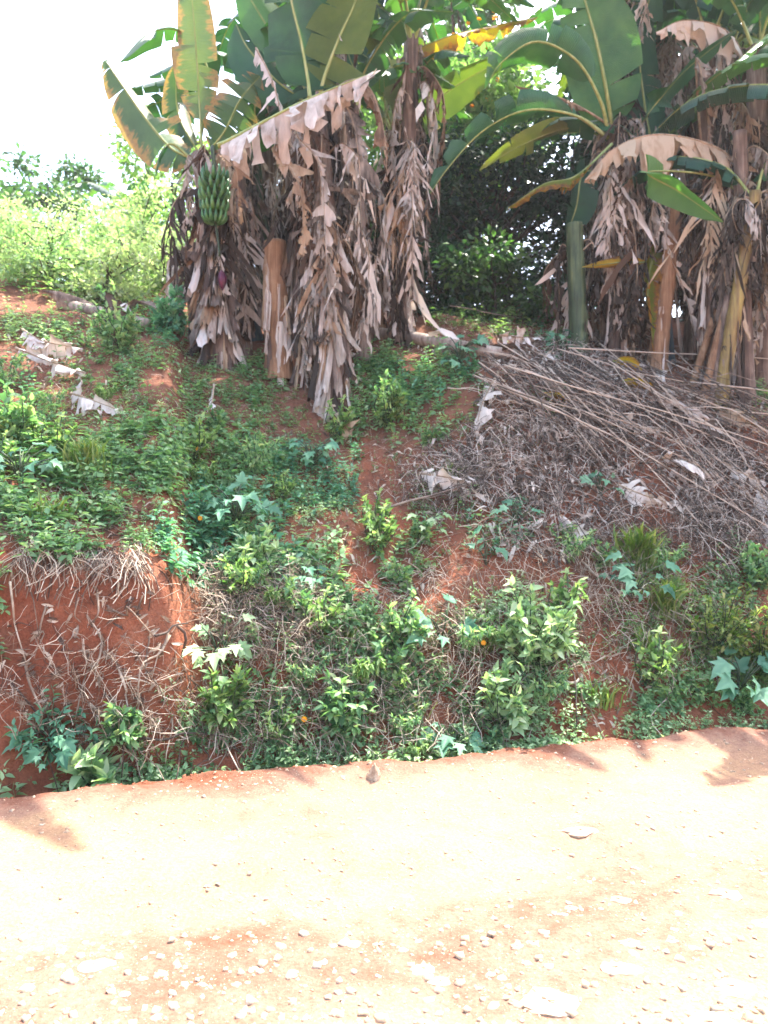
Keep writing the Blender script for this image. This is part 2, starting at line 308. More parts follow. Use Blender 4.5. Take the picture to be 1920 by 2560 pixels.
sr, ur = su(V[:, 0], V[:, 1]); wob = .12 * fbm(ur * 1.4, sr * 1.4, 71, 3)
wear = 1.1 * sstep(-.5, -.05, sr + wob) + .55 * sstep(-1.42, -1.75, sr + wob * .9) * sstep(-2.7, -2.1, sr + wob * 2) - .25 * sstep(-2.2, -2.9, sr)
o = make('road', V, Fq[:, ::-1], M['road'], tint=wear + .35 * fbm(V[:, 0] * 2, V[:, 1] * 2, 73, 3)); tag(o, 'sunlit pale red dirt road', None, None, 'structure')

# ------------------------------------------------------------------ banana leaves, stems
def leaf_geo(mb, pts, width, pet=.15, tears=5, droop=(.1, .5), grav=.3, side=None, gap=.012, crumple=.0, n=30, m=5, rib=.012, tint=.5, fold=0., tip=.6, ragged=.1, rng=None):
    rg = rng or RS
    P = catmull(pts, n); T = nrm(np.gradient(P, axis=0)); L0 = np.linalg.norm(np.diff(P, axis=0), axis=1).sum()
    if side is None:
        hd = P[-1] - P[0]; hd[2] = 0
        if np.linalg.norm(hd) < .05: hd = np.array([1., 0, 0])
        side = np.cross(nrm(hd), [0, 0, 1.])
    side = np.asarray(side, float)
    Ls = nrm(side[None] - T * (T @ side)[:, None]); Ns = np.cross(Ls, T)
    tt = np.linspace(0, 1, n)
    def at(v, A): 
        f = v * (n - 1); i = int(min(f, n - 2)); return A[i] * (1 - (f - i)) + A[i + 1] * (f - i)
    def wid(b): return width * .5 * (max(0, math.sin(math.pi * min(1, b ** .85) )) ** .55) * (1 - .25 * b) if b < 1 else 0
    for h in (-1, 1):
        k = max(1, tears + rg.randint(-1, 2)); cuts = np.sort(rg.rand(k - 1)) if k > 1 else np.array([])
        if k > 8: cuts = (np.arange(1, k) + (rg.rand(k - 1) - .5) * .9) / k
        cuts = np.concatenate([[0], cuts, [1]])
        for c in range(len(cuts) - 1):
            b0, b1 = cuts[c], cuts[c + 1]; q = max(2, int(math.ceil((b1 - b0) * 16)) + 1)
            a0 = droop[0] + rg.randn() * .22 * (1 + crumple * 2); a1 = droop[1] * (1 + rg.randn() * .3); sh = (rg.rand() - .5) * .3 * ragged * 3; lw = 1 + rg.randn() * ragged
            V = []; uv = []; cm = rg.randn(m + 1, 3) * crumple * width * .25
            for a in range(q):
                b = b0 + (b1 - b0) * a / (q - 1); e = (b - (b0 + b1) / 2)
                v = pet + (1 - pet) * b; C = at(v, P); Tt = at(v, T); Lt = at(v, Ls); Nt = at(v, Ns)
                g = nrm(np.array([0, 0, -1.]) * grav - Nt * (1 - grav)); wd = wid(b * .97 + .015) * lw * (1 + ragged * .5 * rg.randn() * (crumple > 0)); p = C.copy()
                V.append(p.copy()); uv.append((0, v))
                for j in range(1, m + 1):
                    an = a0 + a1 * (j / m)
                    d = nrm(math.cos(an) * h * Lt + math.sin(an) * g)
                    p = p + d * wd / m
                    x = p - Tt * e * L0 * (1 - pet) * min(.95, gap * 8) * (j / m) ** 2 + Tt * sh * wd * (j / m) + cm[j] * (j / m) * math.sin(3 * b / max(.05, b1 - b0) + c) + rg.randn(3) * crumple * width * .035
                    V.append(x); uv.append((h * j / m, v))
            Fc = [(a * (m + 1) + j, a * (m + 1) + j + 1, (a + 1) * (m + 1) + j + 1, (a + 1) * (m + 1) + j) for a in range(q - 1) for j in range(m)]
            if h < 0: Fc = [f[::-1] for f in Fc]
            mb.add(V, Fc, uv, tint, 0)
    R = rib * np.interp(tt, [0, pet, 1], [1.6, 1, .15])
    V, Fc, uv = tube(P, R, 5); mb.add(V, Fc, np.stack([uv[:, 0] * 0, uv[:, 1]], 1), .6, 1)
def px_pts(L): return [W(*a) for a in L]
def hero_leaf(plant, spine, width, mat='green', name='leaf', ribm=None, label=None, **kw):
    mb = MB(); kw.setdefault('tint', RS.rand()); leaf_geo(mb, px_pts(spine), width, **kw)
    o = mb.build(name, [M[mat], M[ribm or ('ribdry' if mat in ('dry', 'drybrown', 'pale') else 'rib')]], plant, plant.location)
    if label: o['label'] = label
    return o
def stem_geo(mb, P, R, k=18, rings=40, flare=.25, seed=0):
    P = catmull(P, rings); n = len(P); V = []; uv = []
    T = nrm(np.gradient(P, axis=0)); X = nrm(np.cross(T, [0, 1., 0])); Yv = np.cross(T, X)
    fi = (np.arange(n) / (n - 1))[:, None]; th = (2 * math.pi * np.arange(k) / k)[None]
    r = np.interp(fi, [0, .06, .2, 1], [R[0] * (1 + flare), R[0] * (1 + flare * .6), R[0], R[1]])
    e = ((th * 1.5 + fi * 5 + seed) % 1.57) / 1.57          # overlapping leaf sheaths: long edges spiralling slowly up
    rr = (r * (1 + .10 * e + .12 * fbm(th * 1.2 + seed, fi * 7. + 0 * th, 3, 3)))[..., None]
    V = (P[:, None] + rr * (np.cos(th)[..., None] * X[:, None] + np.sin(th)[..., None] * Yv[:, None])).reshape(-1, 3)
    uv = np.stack([th / 6.2832 + 0 * fi, fi + 0 * th], -1).reshape(-1, 2)
    Fc = [(i * k + j, i * k + (j + 1) % k, (i + 1) * k + (j + 1) % k, (i + 1) * k + j) for i in range(n - 1) for j in range(k)]
    Fc.append(tuple(range((n - 1) * k, n * k)))
    mb.add(V, Fc, uv, .55)
def pos_on(P, f):
    Q = catmull(P, 30); x = f * 29; i = int(min(x, 28)); return Q[i] * (1 - x + i) + Q[i + 1] * (x - i)
def dry_hang(plant, P, R, f, phi, length, width=.22, mat='dry', out=.22, rg=RS, name='dry_leaf'):
    A = pos_on(P, f); r = R[0] * (1 - f) + R[1] * f; d = np.array([math.cos(phi), math.sin(phi), 0])
    sway = rg.randn(3) * .06; sway[2] = 0
    pts = [A + d * r * .6, A + d * (r + out * .6) + [0, 0, .10 * rg.rand()], A + d * (r + out) + [0, 0, -.25 * length] + sway,
           A + d * (r + out * .75) + [0, 0, -.62 * length] + sway, A + d * (r + out * .6 + .08 * rg.randn()) + [0, 0, -length]]
    mb = MB(); leaf_geo(mb, pts, width, pet=.12, tears=24, droop=(1.15, .35), grav=.97, side=np.cross(d, [0, 0, 1.]) + rg.randn(3) * .25, gap=.085, crumple=.13, m=5, n=24, rib=.009, tint=rg.rand(), ragged=.5, rng=rg)
    return mb.build(name, [M[mat], M['ribdry']], plant, plant.location)
def sheath_flake(plant, P, R, f, phi, length, mat='pale', lift=.10, wang=.8, rg=RS):
    A = pos_on(P, f); r = (R[0] * (1 - f) + R[1] * f) * 1.12; nv, nu = 9, 6; V = []; uv = []
    lean = rg.randn() * .12; j1 = rg.rand(nu + 1) * .18
    for i in range(nv + 1):
        t = i / nv
        for j in range(nu + 1):
            q = j / nu - .5; w_ = wang * (1 - .55 * t * t) * (.35 + 1.1 * min(1, t * 4 + .3) * .6); th = phi + q * w_ + lean * t
            rr = r * 1.02 + lift * t ** 2.2 + .02 * math.sin(q * 9 + t * 5) * t + rg.randn() * .006 - .35 * lift * (abs(q) * 2) ** 2 * t
            z = -length * t * (1 + j1[j] * t); V.append(A + [rr * math.cos(th), rr * math.sin(th), z]); uv.append((j / nu, t))
    Fc = [(i * (nu + 1) + j, i * (nu + 1) + j + 1, (i + 1) * (nu + 1) + j + 1, (i + 1) * (nu + 1) + j) for i in range(nv) for j in range(nu)]
    mb = MB(); mb.add(V, Fc, uv, rg.rand())
    return mb.build('dry_sheath', [M[mat]], plant, plant.location)
def banana(label, base, top, r0=.12, r1=.08, stem='stem_brown', bend=0., green=(), dry=0, flakes=0, dry_len=(.7, 1.6), crown=0, crown_len=2.0, dy=0., drymat=('dry', 'dry', 'dry', 'drybrown'), dry_f=(.45, 1.0), dphi=None, flk=(.25, .75), seed=0, lift=.10, group=None, crown_phi=None, crown_mats=('green', 'deep', 'green', 'olive'), spec_dry=()):
    rg = np.random.RandomState(seed + 100); g = G(*base) if len(base) == 2 else np.array(base, float); g = g - [0, 0, .04]
    tp = W(top[0], top[1], g[1] + dy) if len(top) == 2 else np.array(top, float)
    pl = thing('banana_plant', label, 'banana plant', g, group)
    mid = (g + tp) / 2 + [bend, 0, 0]; P = [g, mid, tp]; R = (r0, r1)
    mb = MB(); stem_geo(mb, P, R, seed=seed); mb.build('trunk', [M[stem]], pl, pl.location)
    for i in range(crown):
        phi = (crown_phi[i] if crown_phi else i * 2.4 + rg.rand()); L = crown_len * (.8 + .4 * rg.rand()); el = math.radians(45 + 35 * rg.rand())
        d = np.array([math.cos(phi), math.sin(phi), 0]); up = np.array([0, 0, 1.]); a = tp - [0, 0, .1]
        pts = [a, a + L * .3 * (math.cos(el) * d + math.sin(el) * up), a + L * .62 * (math.cos(el - .35) * d + math.sin(el - .35) * up), a + L * .85 * (math.cos(el - .75) * d + math.sin(el - .75) * up)]
        b = MB(); leaf_geo(b, pts, .42 + .14 * rg.rand(), pet=.18, tears=13, droop=(.1, .8), grav=.6, tint=rg.rand(), n=26, m=4, rib=.016, rng=rg)
        b.build('leaf', [M[crown_mats[i % len(crown_mats)]], M['rib']], pl, pl.location)
    for i in range(dry):
        f = dry_f[0] + (dry_f[1] - dry_f[0]) * rg.rand(); phi = (rg.rand() * 2 * math.pi if dphi is None else dphi[0] + (dphi[1] - dphi[0]) * rg.rand())
        dry_hang(pl, P, R, f, phi, dry_len[0] + (dry_len[1] - dry_len[0]) * rg.rand(), .42 + .40 * rg.rand(), drymat[i % len(drymat)], .06 + .2 * rg.rand(), rg)
    for i in range(flakes):
        f = flk[0] + (flk[1] - flk[0]) * (i + rg.rand()) / flakes; phi = -math.pi / 2 + (rg.rand() - .5) * 3.4
        sheath_flake(pl, P, R, f, phi, .35 + .6 * rg.rand(), ('pale', 'dry', 'dry', 'pale', 'drybrown')[i % 5], lift * (.3 + .8 * rg.rand()), .3 + .6 * rg.rand() ** 1.5, rg)
    return pl, P, R
XS = np.array([1., 0, 0])

# --- left clump
GL = 'banana plants of the clump on the left'
GR = 'banana plants of the clump on the right'
banana('short dark purplish cut banana stump at the far left edge of the clump', (492, 850), (478, 610), .075, .07, 'stem_brown', group=GL, dry=3, dry_f=(.75, 1), dry_len=(.3, .6), dphi=(2.6, 3.6), flakes=5, flk=(.4, 1), seed=1)
p2, P2, R2 = banana('banana plant carrying the green fruit bunch, lower stem clad in pale peeling sheaths', (560, 915), (498, 385), .15, .085, 'stem_brown', bend=.06, group=GL, dry=12, dry_f=(.55, 1.), flakes=85, flk=(.10, .86), seed=2, lift=.22, dphi=(-3.3, .3), dry_len=(.4, 1.1))
banana('slender smooth blue-green banana stem leaning left behind the cut stump', (640, 850), (560, 380), .075, .05, 'stem_blue', group=GL, crown=2, crown_len=1.6, seed=3, dry=4, dry_f=(.85, 1), dry_len=(.4, .9))
banana('dark mossy green banana stem between the blue-green stem and the cut stump', (690, 850), (632, 380), .10, .075, 'stem_green', group=GL, crown=3, crown_len=2.0, seed=4, dry=6, dry_f=(.8, 1), dry_len=(.4, 1.1))
p5, P5, R5 = banana('thick sawn-off brown banana stump with a flat open top', (698, 950), (688, 605), .135, .115, 'stem_orange', group=GL, flakes=10, flk=(.3, .9), seed=5, lift=.05)
p6, P6, R6 = banana('tallest banana plant of the left clump with upright leaves and a shaggy pale skirt', (845, 1030), (790, 240), .12, .085, 'stem_brown', bend=.02, group=GL, dry=17, dry_f=(.4, 1.), flakes=70, flk=(.0, .7), seed=6, lift=.19, dry_len=(.6, 1.5), crown=1, crown_phi=[1.4])
banana('thin tan banana stem in front of the shaggy skirts of the left clump', (882, 900), (835, 520), .04, .032, 'stem_orange', group=GL, seed=7)
banana('banana plant draped in grey dry leaves just right of the tallest one', (905, 900), (880, 270), .10, .075, 'stem_brown', group=GL, dry=20, dry_f=(.4, 1), dry_len=(.7, 1.5), crown=3, crown_len=1.9, seed=8)
banana('pale shaggy banana stem squeezed between the cut stump and the tallest plant', (785, 975), (740, 330), .08, .06, 'stem_brown', group=GL, dry=16, dry_f=(.6, 1), dphi=(-1., .6), dry_len=(.4, 1.), flakes=40, flk=(.05, .8), seed=11, lift=.14)
banana('grey shaggy banana stem close to the right of the fruiting plant', (612, 890), (600, 400), .07, .05, 'stem_brown', group=GL, dry=7, dry_f=(.5, 1), flakes=14, seed=12, lift=.1)
p9, P9, R9 = banana('rightmost banana plant of the left clump with a hanging yellow leaf', (950, 820), (985, 330), .065, .06, 'stem_orange', bend=-.02, group=GL, dry=16, dry_f=(.6, 1), dry_len=(.8, 1.6), crown=3, crown_len=1.7, seed=9, dphi=(-2.2, .9))
banana('banana plant at the back of the left clump behind the cut stump', (740, 850), (730, 300), .10, .08, 'stem_brown', group=GL, dry=18, dry_f=(.45, 1), dry_len=(.7, 1.5), crown=4, crown_len=2.1, seed=10)
Y2 = float(P2[0][1]); 
# leaves reaching up and left of the fruiting plant
hero_leaf(p2, [(497, 400, Y2), (430, 372, Y2), (360, 290, Y2), (300, 205, Y2), (262, 150, Y2)], .66, 'stripe', tears=8, droop=(.1, .5), side=(.75, .2, .65), label='torn leaf slanting up to the left against the sky', rib=.016, tint=.3, pet=.1)
hero_leaf(p2, [(500, 360, Y2 + .3), (520, 180, Y2 + .3), (450, 80, Y2 + .1), (370, 85, Y2), (300, 155, Y2), ], .34, 'green', tears=3, droop=(.3, .8), pet=.42, grav=.6, tint=.5)
hero_leaf(p2, [(505, 390, Y2), (498, 250, Y2 + .05), (490, 120, Y2), (478, -20, Y2), (460, -130, Y2 - .1)], .50, 'stripe', tears=6, side=(1, .25, 0), droop=(-.1, .5), pet=.16, tint=.8, label='broad upright leaf with brown and yellow stripes')
hero_leaf(p2, [(510, 390, Y2 - .1), (560, 330, Y2 - .2), (600, 250, Y2 - .25), (650, 190, Y2 - .2)], .62, 'stripe', tears=10, side=(.6, .3, -.7), droop=(-.1, .4), pet=.12, gap=.05, tint=.5, label='ribbed yellow-green leaf fringed with brown splits')
hero_leaf(p2, [(505, 395, Y2 + .3), (450, 300, Y2 + .3), (440, 220, Y2 + .3), (445, 150, Y2 + .2)], .42, 'stripe', tears=5, side=(1, .3, .1), droop=(0, .7), pet=.1, tint=.1)
hero_leaf(p2, [(480, 400, Y2 - .1), (430, 360, Y2 - .2), (400, 385, Y2 - .2), (388, 440, Y2 - .2)], .10, 'deep', tears=3, droop=(.2, .6), pet=.4, crumple=.1)
# tall plant: upright leaves and the big collapsed one
Y6 = float(P6[0][1]) - .1
hero_leaf(p6, [(775, 245, Y6), (768, 190, Y6), (752, 100, Y6), (728, 0, Y6), (700, -170, Y6)], .78, 'green', tears=7, side=(1, .1, .15), droop=(-.1, .25), pet=.03, rib=.024, tint=.2, label='broad upright green leaf with a pale midrib')
hero_leaf(p6, [(800, 235, Y6 + .05), (815, 180, Y6), (850, 90, Y6 - .05), (890, 0, Y6 - .1), (930, -140, Y6 - .1)], .80, 'olive', tears=7, side=(1, -.2, -.2), droop=(-.1, .3), pet=.05, rib=.024, tint=.5)
hero_leaf(p6, [(790, 250, Y6 + .3), (800, 120, Y6 + .3), (830, 0, Y6 + .3), (860, -150, Y6 + .3)], .6, 'deep', tears=7, side=(1, .3, 0), droop=(-.1, .3), pet=.05)
hero_leaf(p6, [(780, 250, Y6 + .4), (700, 120, Y6 + .5), (640, 20, Y6 + .5), (590, -60, Y6 + .5)], .55, 'green', tears=3, side=(.8, .3, .4), droop=(0, .4), pet=.1, tint=.9)
hero_leaf(p6, [(770, 260, Y6 + .4), (690, 200, Y6 + .4), (620, 120, Y6 + .4), (590, 60, Y6 + .4)], .62, 'deep', tears=4, side=(.7, .3, .6), droop=(0, .5), pet=.1)
hero_leaf(p6, [(545, 365, Y6 - .35), (640, 315, Y6 - .4), (740, 262, Y6 - .4), (840, 218, Y6 - .4), (935, 180, Y6 - .35)], .78, 'dry', 'dry_leaf', ribm='rib', tears=15, droop=(1.15, .4), grav=.95, crumple=.18, ragged=.3, pet=.02, rib=.02, tint=.75, label='huge grey collapsed leaf hanging from a pale green rib', side=(.3, -1, .3))
hero_leaf(p6, [(800, 250, Y6), (880, 200, Y6 - .2), (930, 230, Y6 - .3), (960, 330, Y6 - .3), (968, 450, Y6 - .3)], .35, 'drybrown', 'dry_leaf', tears=10, droop=(.8, .5), grav=.8, crumple=.25, ragged=.4, tint=.5)
hero_leaf(p6, [(640, 120, Y6), (680, 200, Y6 - .2), (700, 290, Y6 - .3), (690, 400, Y6 - .3)], .26, 'dry', 'dry_leaf', tears=12, droop=(.8, .5), grav=.6, crumple=.16, gap=.08, ragged=.5, tint=.8, pet=.0)
for (a, b, c, mt, wd, tn) in (((860, 260), (895, 380), (905, 640), 'dry', .3, .4), ((560, 360), (590, 430), (600, 560), 'drybrown', .35, .6), ((740, 330), (800, 420), (815, 640), 'dry', .3, .7), ((690, 340), (750, 470), (758, 640), 'drybrown', .3, .7)):
    hero_leaf(p6, [(790, 270, Y6 + .1), (*a, Y6 - .2), (*b, Y6 - .35), (*c, Y6 - .35)], wd, mt, 'dry_leaf', tears=12, droop=(.8, .5), grav=.6, crumple=.16, gap=.08, ragged=.5, tint=tn, side=(1, .5, 0), pet=.3)
Y9 = float(P9[0][1])
hero_leaf(p9, [(985, 340, Y9), (1030, 280, Y9 - .2), (1040, 400, Y9 - .4), (1030, 560, Y9 - .4), (1005, 700, Y9 - .4)], .30, 'dry', 'dry_leaf', tears=12, droop=(.8, .4), grav=.6, crumple=.3, ragged=.4, side=(1, .3, 0), tint=.6)
hero_leaf(p9, [(990, 500, Y9 - .3), (1012, 590, Y9 - .5), (1010, 660, Y9 - .5), (1010, 790, Y9 - .5)], .22, 'yellow', 'leaf', tears=5, droop=(.4, .7), grav=.5, crumple=.12, side=(1, .4, 0), tint=.9, label='yellow and brown leaf hanging beside the stem', pet=.3)
hero_leaf(p9, [(985, 340, Y9), (1090, 250, Y9), (1180, 190, Y9), (1270, 145, Y9)], .60, 'olive', tears=3, droop=(.1, .5), side=(.3, -.35, .9), pet=.05, tint=.4)
hero_leaf(p9, [(985, 340, Y9), (960, 240, Y9 - .2), (985, 200, Y9 - .4), (1010, 260, Y9 - .4), (1015, 320, Y9 - .4)], .5, 'olive', tears=2, droop=(.3, .5), side=(1, .2, 0), pet=.25, tint=.6)
hero_leaf(p9, [(950, 330, Y9), (1000, 160, Y9), (1110, 95, Y9), (1230, 65, Y9), (1345, 42, Y9)], .46, 'yellow', tears=9, droop=(1.0, .5), grav=.9, side=(.3, -1, .2), pet=.25, crumple=.08, ragged=.25, tint=.55, label='yellow and brown tattered leaf arching across to the right', gap=.05)
hero_leaf(p9, [(985, 340, Y9 + .3), (960, 160, Y9 + .3), (920, 60, Y9 + .3), (960, -40, Y9 + .3)], .5, 'olive', tears=5, droop=(0, .5), side=(1, .3, .2), pet=.15, tint=.9)
hero_leaf(p9, [(985, 340, Y9 + .3), (900, 200, Y9 + .2), (870, 120, Y9 + .2), (930, 150, Y9)], .45, 'deep', tears=3, droop=(.2, .5), pet=.15)
# fruit bunch: fingers in ranked hands round a stalk (sub-parts), flower bud below
def banana_bunch(plant, px, py, Y):
    c = W(px, py, Y); mb = MB(); V, Fc, uv = tube(catmull([c + [-.05, .25, .55], c + [-.02, .0, .5], c + [0, 0, .25], c + [.0, 0, -.2]], 10), .022, 6); mb.add(V, Fc, uv)
    V, Fc, uv = tube(catmull([c + [0, 0, -.2], c + [.03, 0, -.4], c + [.06, -.02, -.62]], 10), .012, 6); mb.add(V, Fc, uv)
    b = mb.build('fruit_bunch', [M['stem_green']], plant, plant.location); b['label'] = 'bunch of unripe green bananas on a curved stalk'
    rg = np.random.RandomState(5)
    for h in range(5):
        hz = .20 - h * .108; k = MB(); R = .135 - .016 * abs(h - 1.5)
        for i in range(13):
            th = 2 * math.pi * i / 13 + h * .3; d = np.array([math.cos(th), math.sin(th), 0])
            a = c + d * .02 + [0, 0, hz - .03]; Lf = .9 + .2 * rg.rand()
            pts = [a, a + d * .55 * R, a + d * .95 * R * Lf + [0, 0, .035], a + d * (.98 + .1 * rg.rand()) * R * Lf + [0, 0, .105 * Lf]]
            V, Fc, uv = tube(catmull(pts, 8), np.array([.007, .013, .018, .02, .02, .018, .012, .004]) * 1.05, 6); k.add(V, Fc, uv, rg.rand())
        ho = k.build('fruit_hand', [M['fruit']], b, plant.location); ho.matrix_parent_inverse = b.matrix_world.inverted() if False else ho.matrix_parent_inverse
    return c
banana_bunch(p2, 536, 490, Y2 - .42)
c = W(556, 700, Y2 - .42); n = 12; mb = MB()
P = catmull([c + [-.01, 0, .10], c, c + [0, 0, -.11]], n); V, Fc, uv = tube(P, [.01, .022, .033, .040, .044, .046, .045, .041, .034, .025, .014, .003], 10); mb.add(V, Fc, uv)
o = mb.build('flower_bud', [M['bud']], p2, p2.location); o['label'] = 'purple banana flower bud hanging below the bunch'

# --- right clump
q1, Q1, S1 = banana('banana plant on the left of the right clump, wrapped in shaggy brown leaves', (1535, 880), (1545, 300), .15, .10, 'stem_brown', group=GR, dry=30, dry_f=(.55, 1.), dry_len=(.8, 2.0), flakes=14, flk=(.2, .7), seed=21)
Z1 = float(Q1[0][1])
banana('tall purplish brown shaggy banana stem running out of the top of the picture', (1560, 850), (1550, -120), .12, .11, 'stem_brown', group=GR, dry=22, dry_f=(.5, 1.), dry_len=(.5, 1.2), seed=22, crown=6, crown_len=2.4, dphi=(-3.1, 0))
q2, Q2, S2 = banana('smooth orange-brown banana stem slanting slightly, left of the dark gap', (1640, 925), (1695, 490), .095, .07, 'stem_orange', group=GR, seed=23, dry=5, dry_f=(.8, 1), dry_len=(.3, .9), flakes=4)
q3, Q3, S3 = banana('dark blue-green banana stem half hidden behind the orange-brown one', (1665, 905), (1640, 400), .085, .06, 'stem_blue', group=GR, seed=24, crown=3, dry=6, dry_f=(.7, 1))
q4, Q4, S4 = banana('leaning banana plant with a bright yellow-brown stem near the right edge', (1795, 1030), (1888, 480), .07, .06, 'stem_yellow', group=GR, seed=25, dry=7, dry_f=(.93, 1), dry_len=(.4, .9), crown=2, flakes=5, flk=(.2, .5))
banana('shaggy brown banana stem behind the fan of slender stems, right of the orange-brown one', (1765, 965), (1775, 420), .08, .07, 'stem_brown', group=GR, seed=31, dry=20, dphi=(-1.9, 1.), dry_f=(.35, 1.), dry_len=(.7, 1.6), flakes=16)
banana('shaggy leaning banana stem just right of the yellow-brown stem', (1865, 1010), (1850, 330), .08, .07, 'stem_brown', group=GR, seed=32, dry=20, dry_f=(.5, 1.), dry_len=(.7, 1.5), flakes=10)
banana('grey tattered banana stem in front of the left of the right clump', (1545, 900), (1540, 380), .09, .07, 'stem_brown', group=GR, seed=33, dry=18, dphi=(-2.2, 0), dry_f=(.45, 1.), dry_len=(.8, 1.8), flakes=16)
q5, Q5, S5 = banana('banana plant at the right edge smothered in hanging brown leaves', (1900, 960), (1890, 120), .13, .10, 'stem_brown', group=GR, seed=26, dry=28, dry_f=(.35, 1.), dry_len=(.8, 2.0), crown=5, crown_len=2.2)
banana('dark mossy banana stem standing at the left edge of the right clump', (1448, 880), (1436, 560), .10, .09, 'stem_green', group=GR, seed=27, dry=5, dry_f=(.7, 1), dry_len=(.5, 1.2))
banana('banana plant in the dark middle of the right clump', (1740, 900), (1770, 100), .12, .09, 'stem_brown', group=GR, seed=28, dry=24, dry_f=(.4, 1.), dry_len=(.8, 1.8), crown=6, crown_len=2.3, crown_mats=('deep', 'green', 'deep', 'deep'))
for i, (bx, by, tx, ty, mt, lb) in enumerate(((1722, 985, 1805, 730, 'stem_orange', 'leftmost'), (1752, 1015, 1830, 700, 'stem_orange', 'second from the left'), (1832, 1000, 1850, 690, 'stem_orange', 'fourth from the left'), (1775, 1020, 1835, 640, 'stem_brown', 'darkest'))):
    g = G(bx, by) - [0, 0, .04]; t_ = W(tx, ty, g[1] + .2); pl = thing('banana_plant', lb + ' of the slender tan banana stems fanning up to the yellow-brown plant', 'banana stem', g, 'slender stems fanning out at the right')
    mb = MB(); stem_geo(mb, [g, (g + t_) / 2, t_], (.042, .035), seed=i, k=12, rings=24); mb.build('trunk', [M[mt]], pl, pl.location)
    sheath_flake(pl, [g, (g + t_) / 2, t_], (.042, .035), .95, -1.6, .35, 'dry', .05, 1.5)
# leaves of the right clump
hero_leaf(q1, [(1530, 330, Z1), (1518, 240, Z1 - .2), (1490, 100, Z1 - .3), (1462, 0, Z1 - .3), (1430, -150, Z1 - .4)], .9, 'green', tears=7, side=(1, .1, .2), droop=(-.1, .25), pet=.04, rib=.032, tint=.7, label='broad upright green leaf with a thick pale midrib')
hero_leaf(q1, [(1520, 330, Z1 - .1), (1500, 250, Z1 - .3), (1440, 150, Z1 - .5), (1340, 104, Z1 - .6), (1250, 160, Z1 - .6), (1213, 225, Z1 - .6)], .55, 'green', tears=6, side=(.35, -.6, .7), droop=(.1, .9), pet=.3, rib=.018, tint=.4, label='blue-green leaf arching down to the left')
hero_leaf(q1, [(1520, 345, Z1 - .1), (1440, 290, Z1 - .3), (1320, 275, Z1 - .5), (1210, 325, Z1 - .6), (1120, 420, Z1 - .6), (1062, 505, Z1 - .6)], .48, 'deep', tears=8, side=(.3, -.75, .5), droop=(.1, .9), pet=.2, rib=.018, tint=.8, label='dark torn leaf arching far down to the left', gap=.05)
hero_leaf(q1, [(1530, 350, Z1 + .2), (1430, 320, Z1 + .2), (1310, 360, Z1), (1200, 425, Z1 - .1)], .36, 'bright' if False else 'olive', tears=4, side=(.2, -.6, .7), droop=(.0, .5), pet=.2, tint=.9)
hero_leaf(q1, [(1530, 360, Z1 - .3), (1440, 440, Z1 - .5), (1360, 460, Z1 - .5), (1270, 520, Z1 - .5)], .34, 'yellow', tears=7, side=(.3, -.9, .3), droop=(.6, .5), grav=.8, pet=.2, tint=.1, crumple=.06, ragged=.2)
hero_leaf(q1, [(1520, 450, Z1), (1460, 430, Z1 - .2), (1440, 520, Z1 - .3), (1415, 590, Z1 - .3)], .5, 'deep', tears=7, side=(1, .4, 0), droop=(.1, .5), pet=.2)
hero_leaf(q1, [(1535, 320, Z1 - .1), (1440, 262, Z1 - .2), (1360, 232, Z1 - .2), (1290, 215, Z1 - .2)], .22, 'drybrown', 'dry_leaf', tears=8, side=(.3, -1, 0), droop=(1, .4), grav=.9, crumple=.15, ragged=.3, pet=.25)
hero_leaf(q4, [(1860, 440, Z1 - .6), (1810, 380, Z1 - .7), (1720, 345, Z1 - .75), (1620, 338, Z1 - .8), (1530, 375, Z1 - .8), (1462, 450, Z1 - .8)], .66, 'drybrown', 'dry_leaf', tears=9, droop=(1.15, .3), grav=1.0, crumple=.12, ragged=.28, pet=.1, rib=.016, side=(.2, -1, .1), gap=.06, tint=.9, label='arching brown dead leaf with hanging triangular tatters')
hero_leaf(q4, [(1870, 500, Z1 - .8), (1780, 440, Z1 - .8), (1620, 430, Z1 - 1.2), (1700, 480, Z1 - 1.3), (1808, 555, Z1 - 1.35)], .46, 'green', tears=2, side=(-.45, -.45, .8), droop=(.05, .4), pet=.42, rib=.01, tint=.95, label='glossy green leaf catching the sun in front of the stems')
hero_leaf(q4, [(1590, 330, Z1), (1640, 260, Z1 - .3), (1720, 170, Z1 - .4), (1840, 75, Z1 - .4)], .42, 'deep', tears=3, side=(.5, -.4, .7), droop=(0, .5), pet=.1, tint=.9)
hero_leaf(q3, [(1640, 420, Z1 + .2), (1610, 250, Z1 + .2), (1600, 100, Z1 + .1), (1640, -60, Z1)], .8, 'deep', tears=7, side=(1, .2, 0), droop=(0, .4), pet=.05, rib=.02)
hero_leaf(q3, [(1640, 440, Z1 + .3), (1700, 330, Z1 + .3), (1760, 290, Z1 + .3), (1800, 400, Z1 + .1)], .6, 'green', tears=5, droop=(.2, .6), pet=.1)
hero_leaf(q2, [(1650, 640, Z1 - .1), (1610, 655, Z1 - .5), (1560, 655, Z1 - .6), (1455, 668, Z1 - .6)], .20, 'yellow', 'leaf', tears=1, side=(.1, -.5, .8), droop=(.3, .7), pet=.3, tint=.95, label='single small orange-yellow leaf sticking out to the left')
hero_leaf(q2, [(1655, 600, Z1 - .1), (1630, 650, Z1 - .4), (1620, 740, Z1 - .5), (1640, 900, Z1 - .5)], .36, 'yellow', 'leaf', tears=5, side=(1, .5, 0), droop=(.2, .7), crumple=.06, pet=.15, tint=.0, label='drooping leaf fading from green to orange')
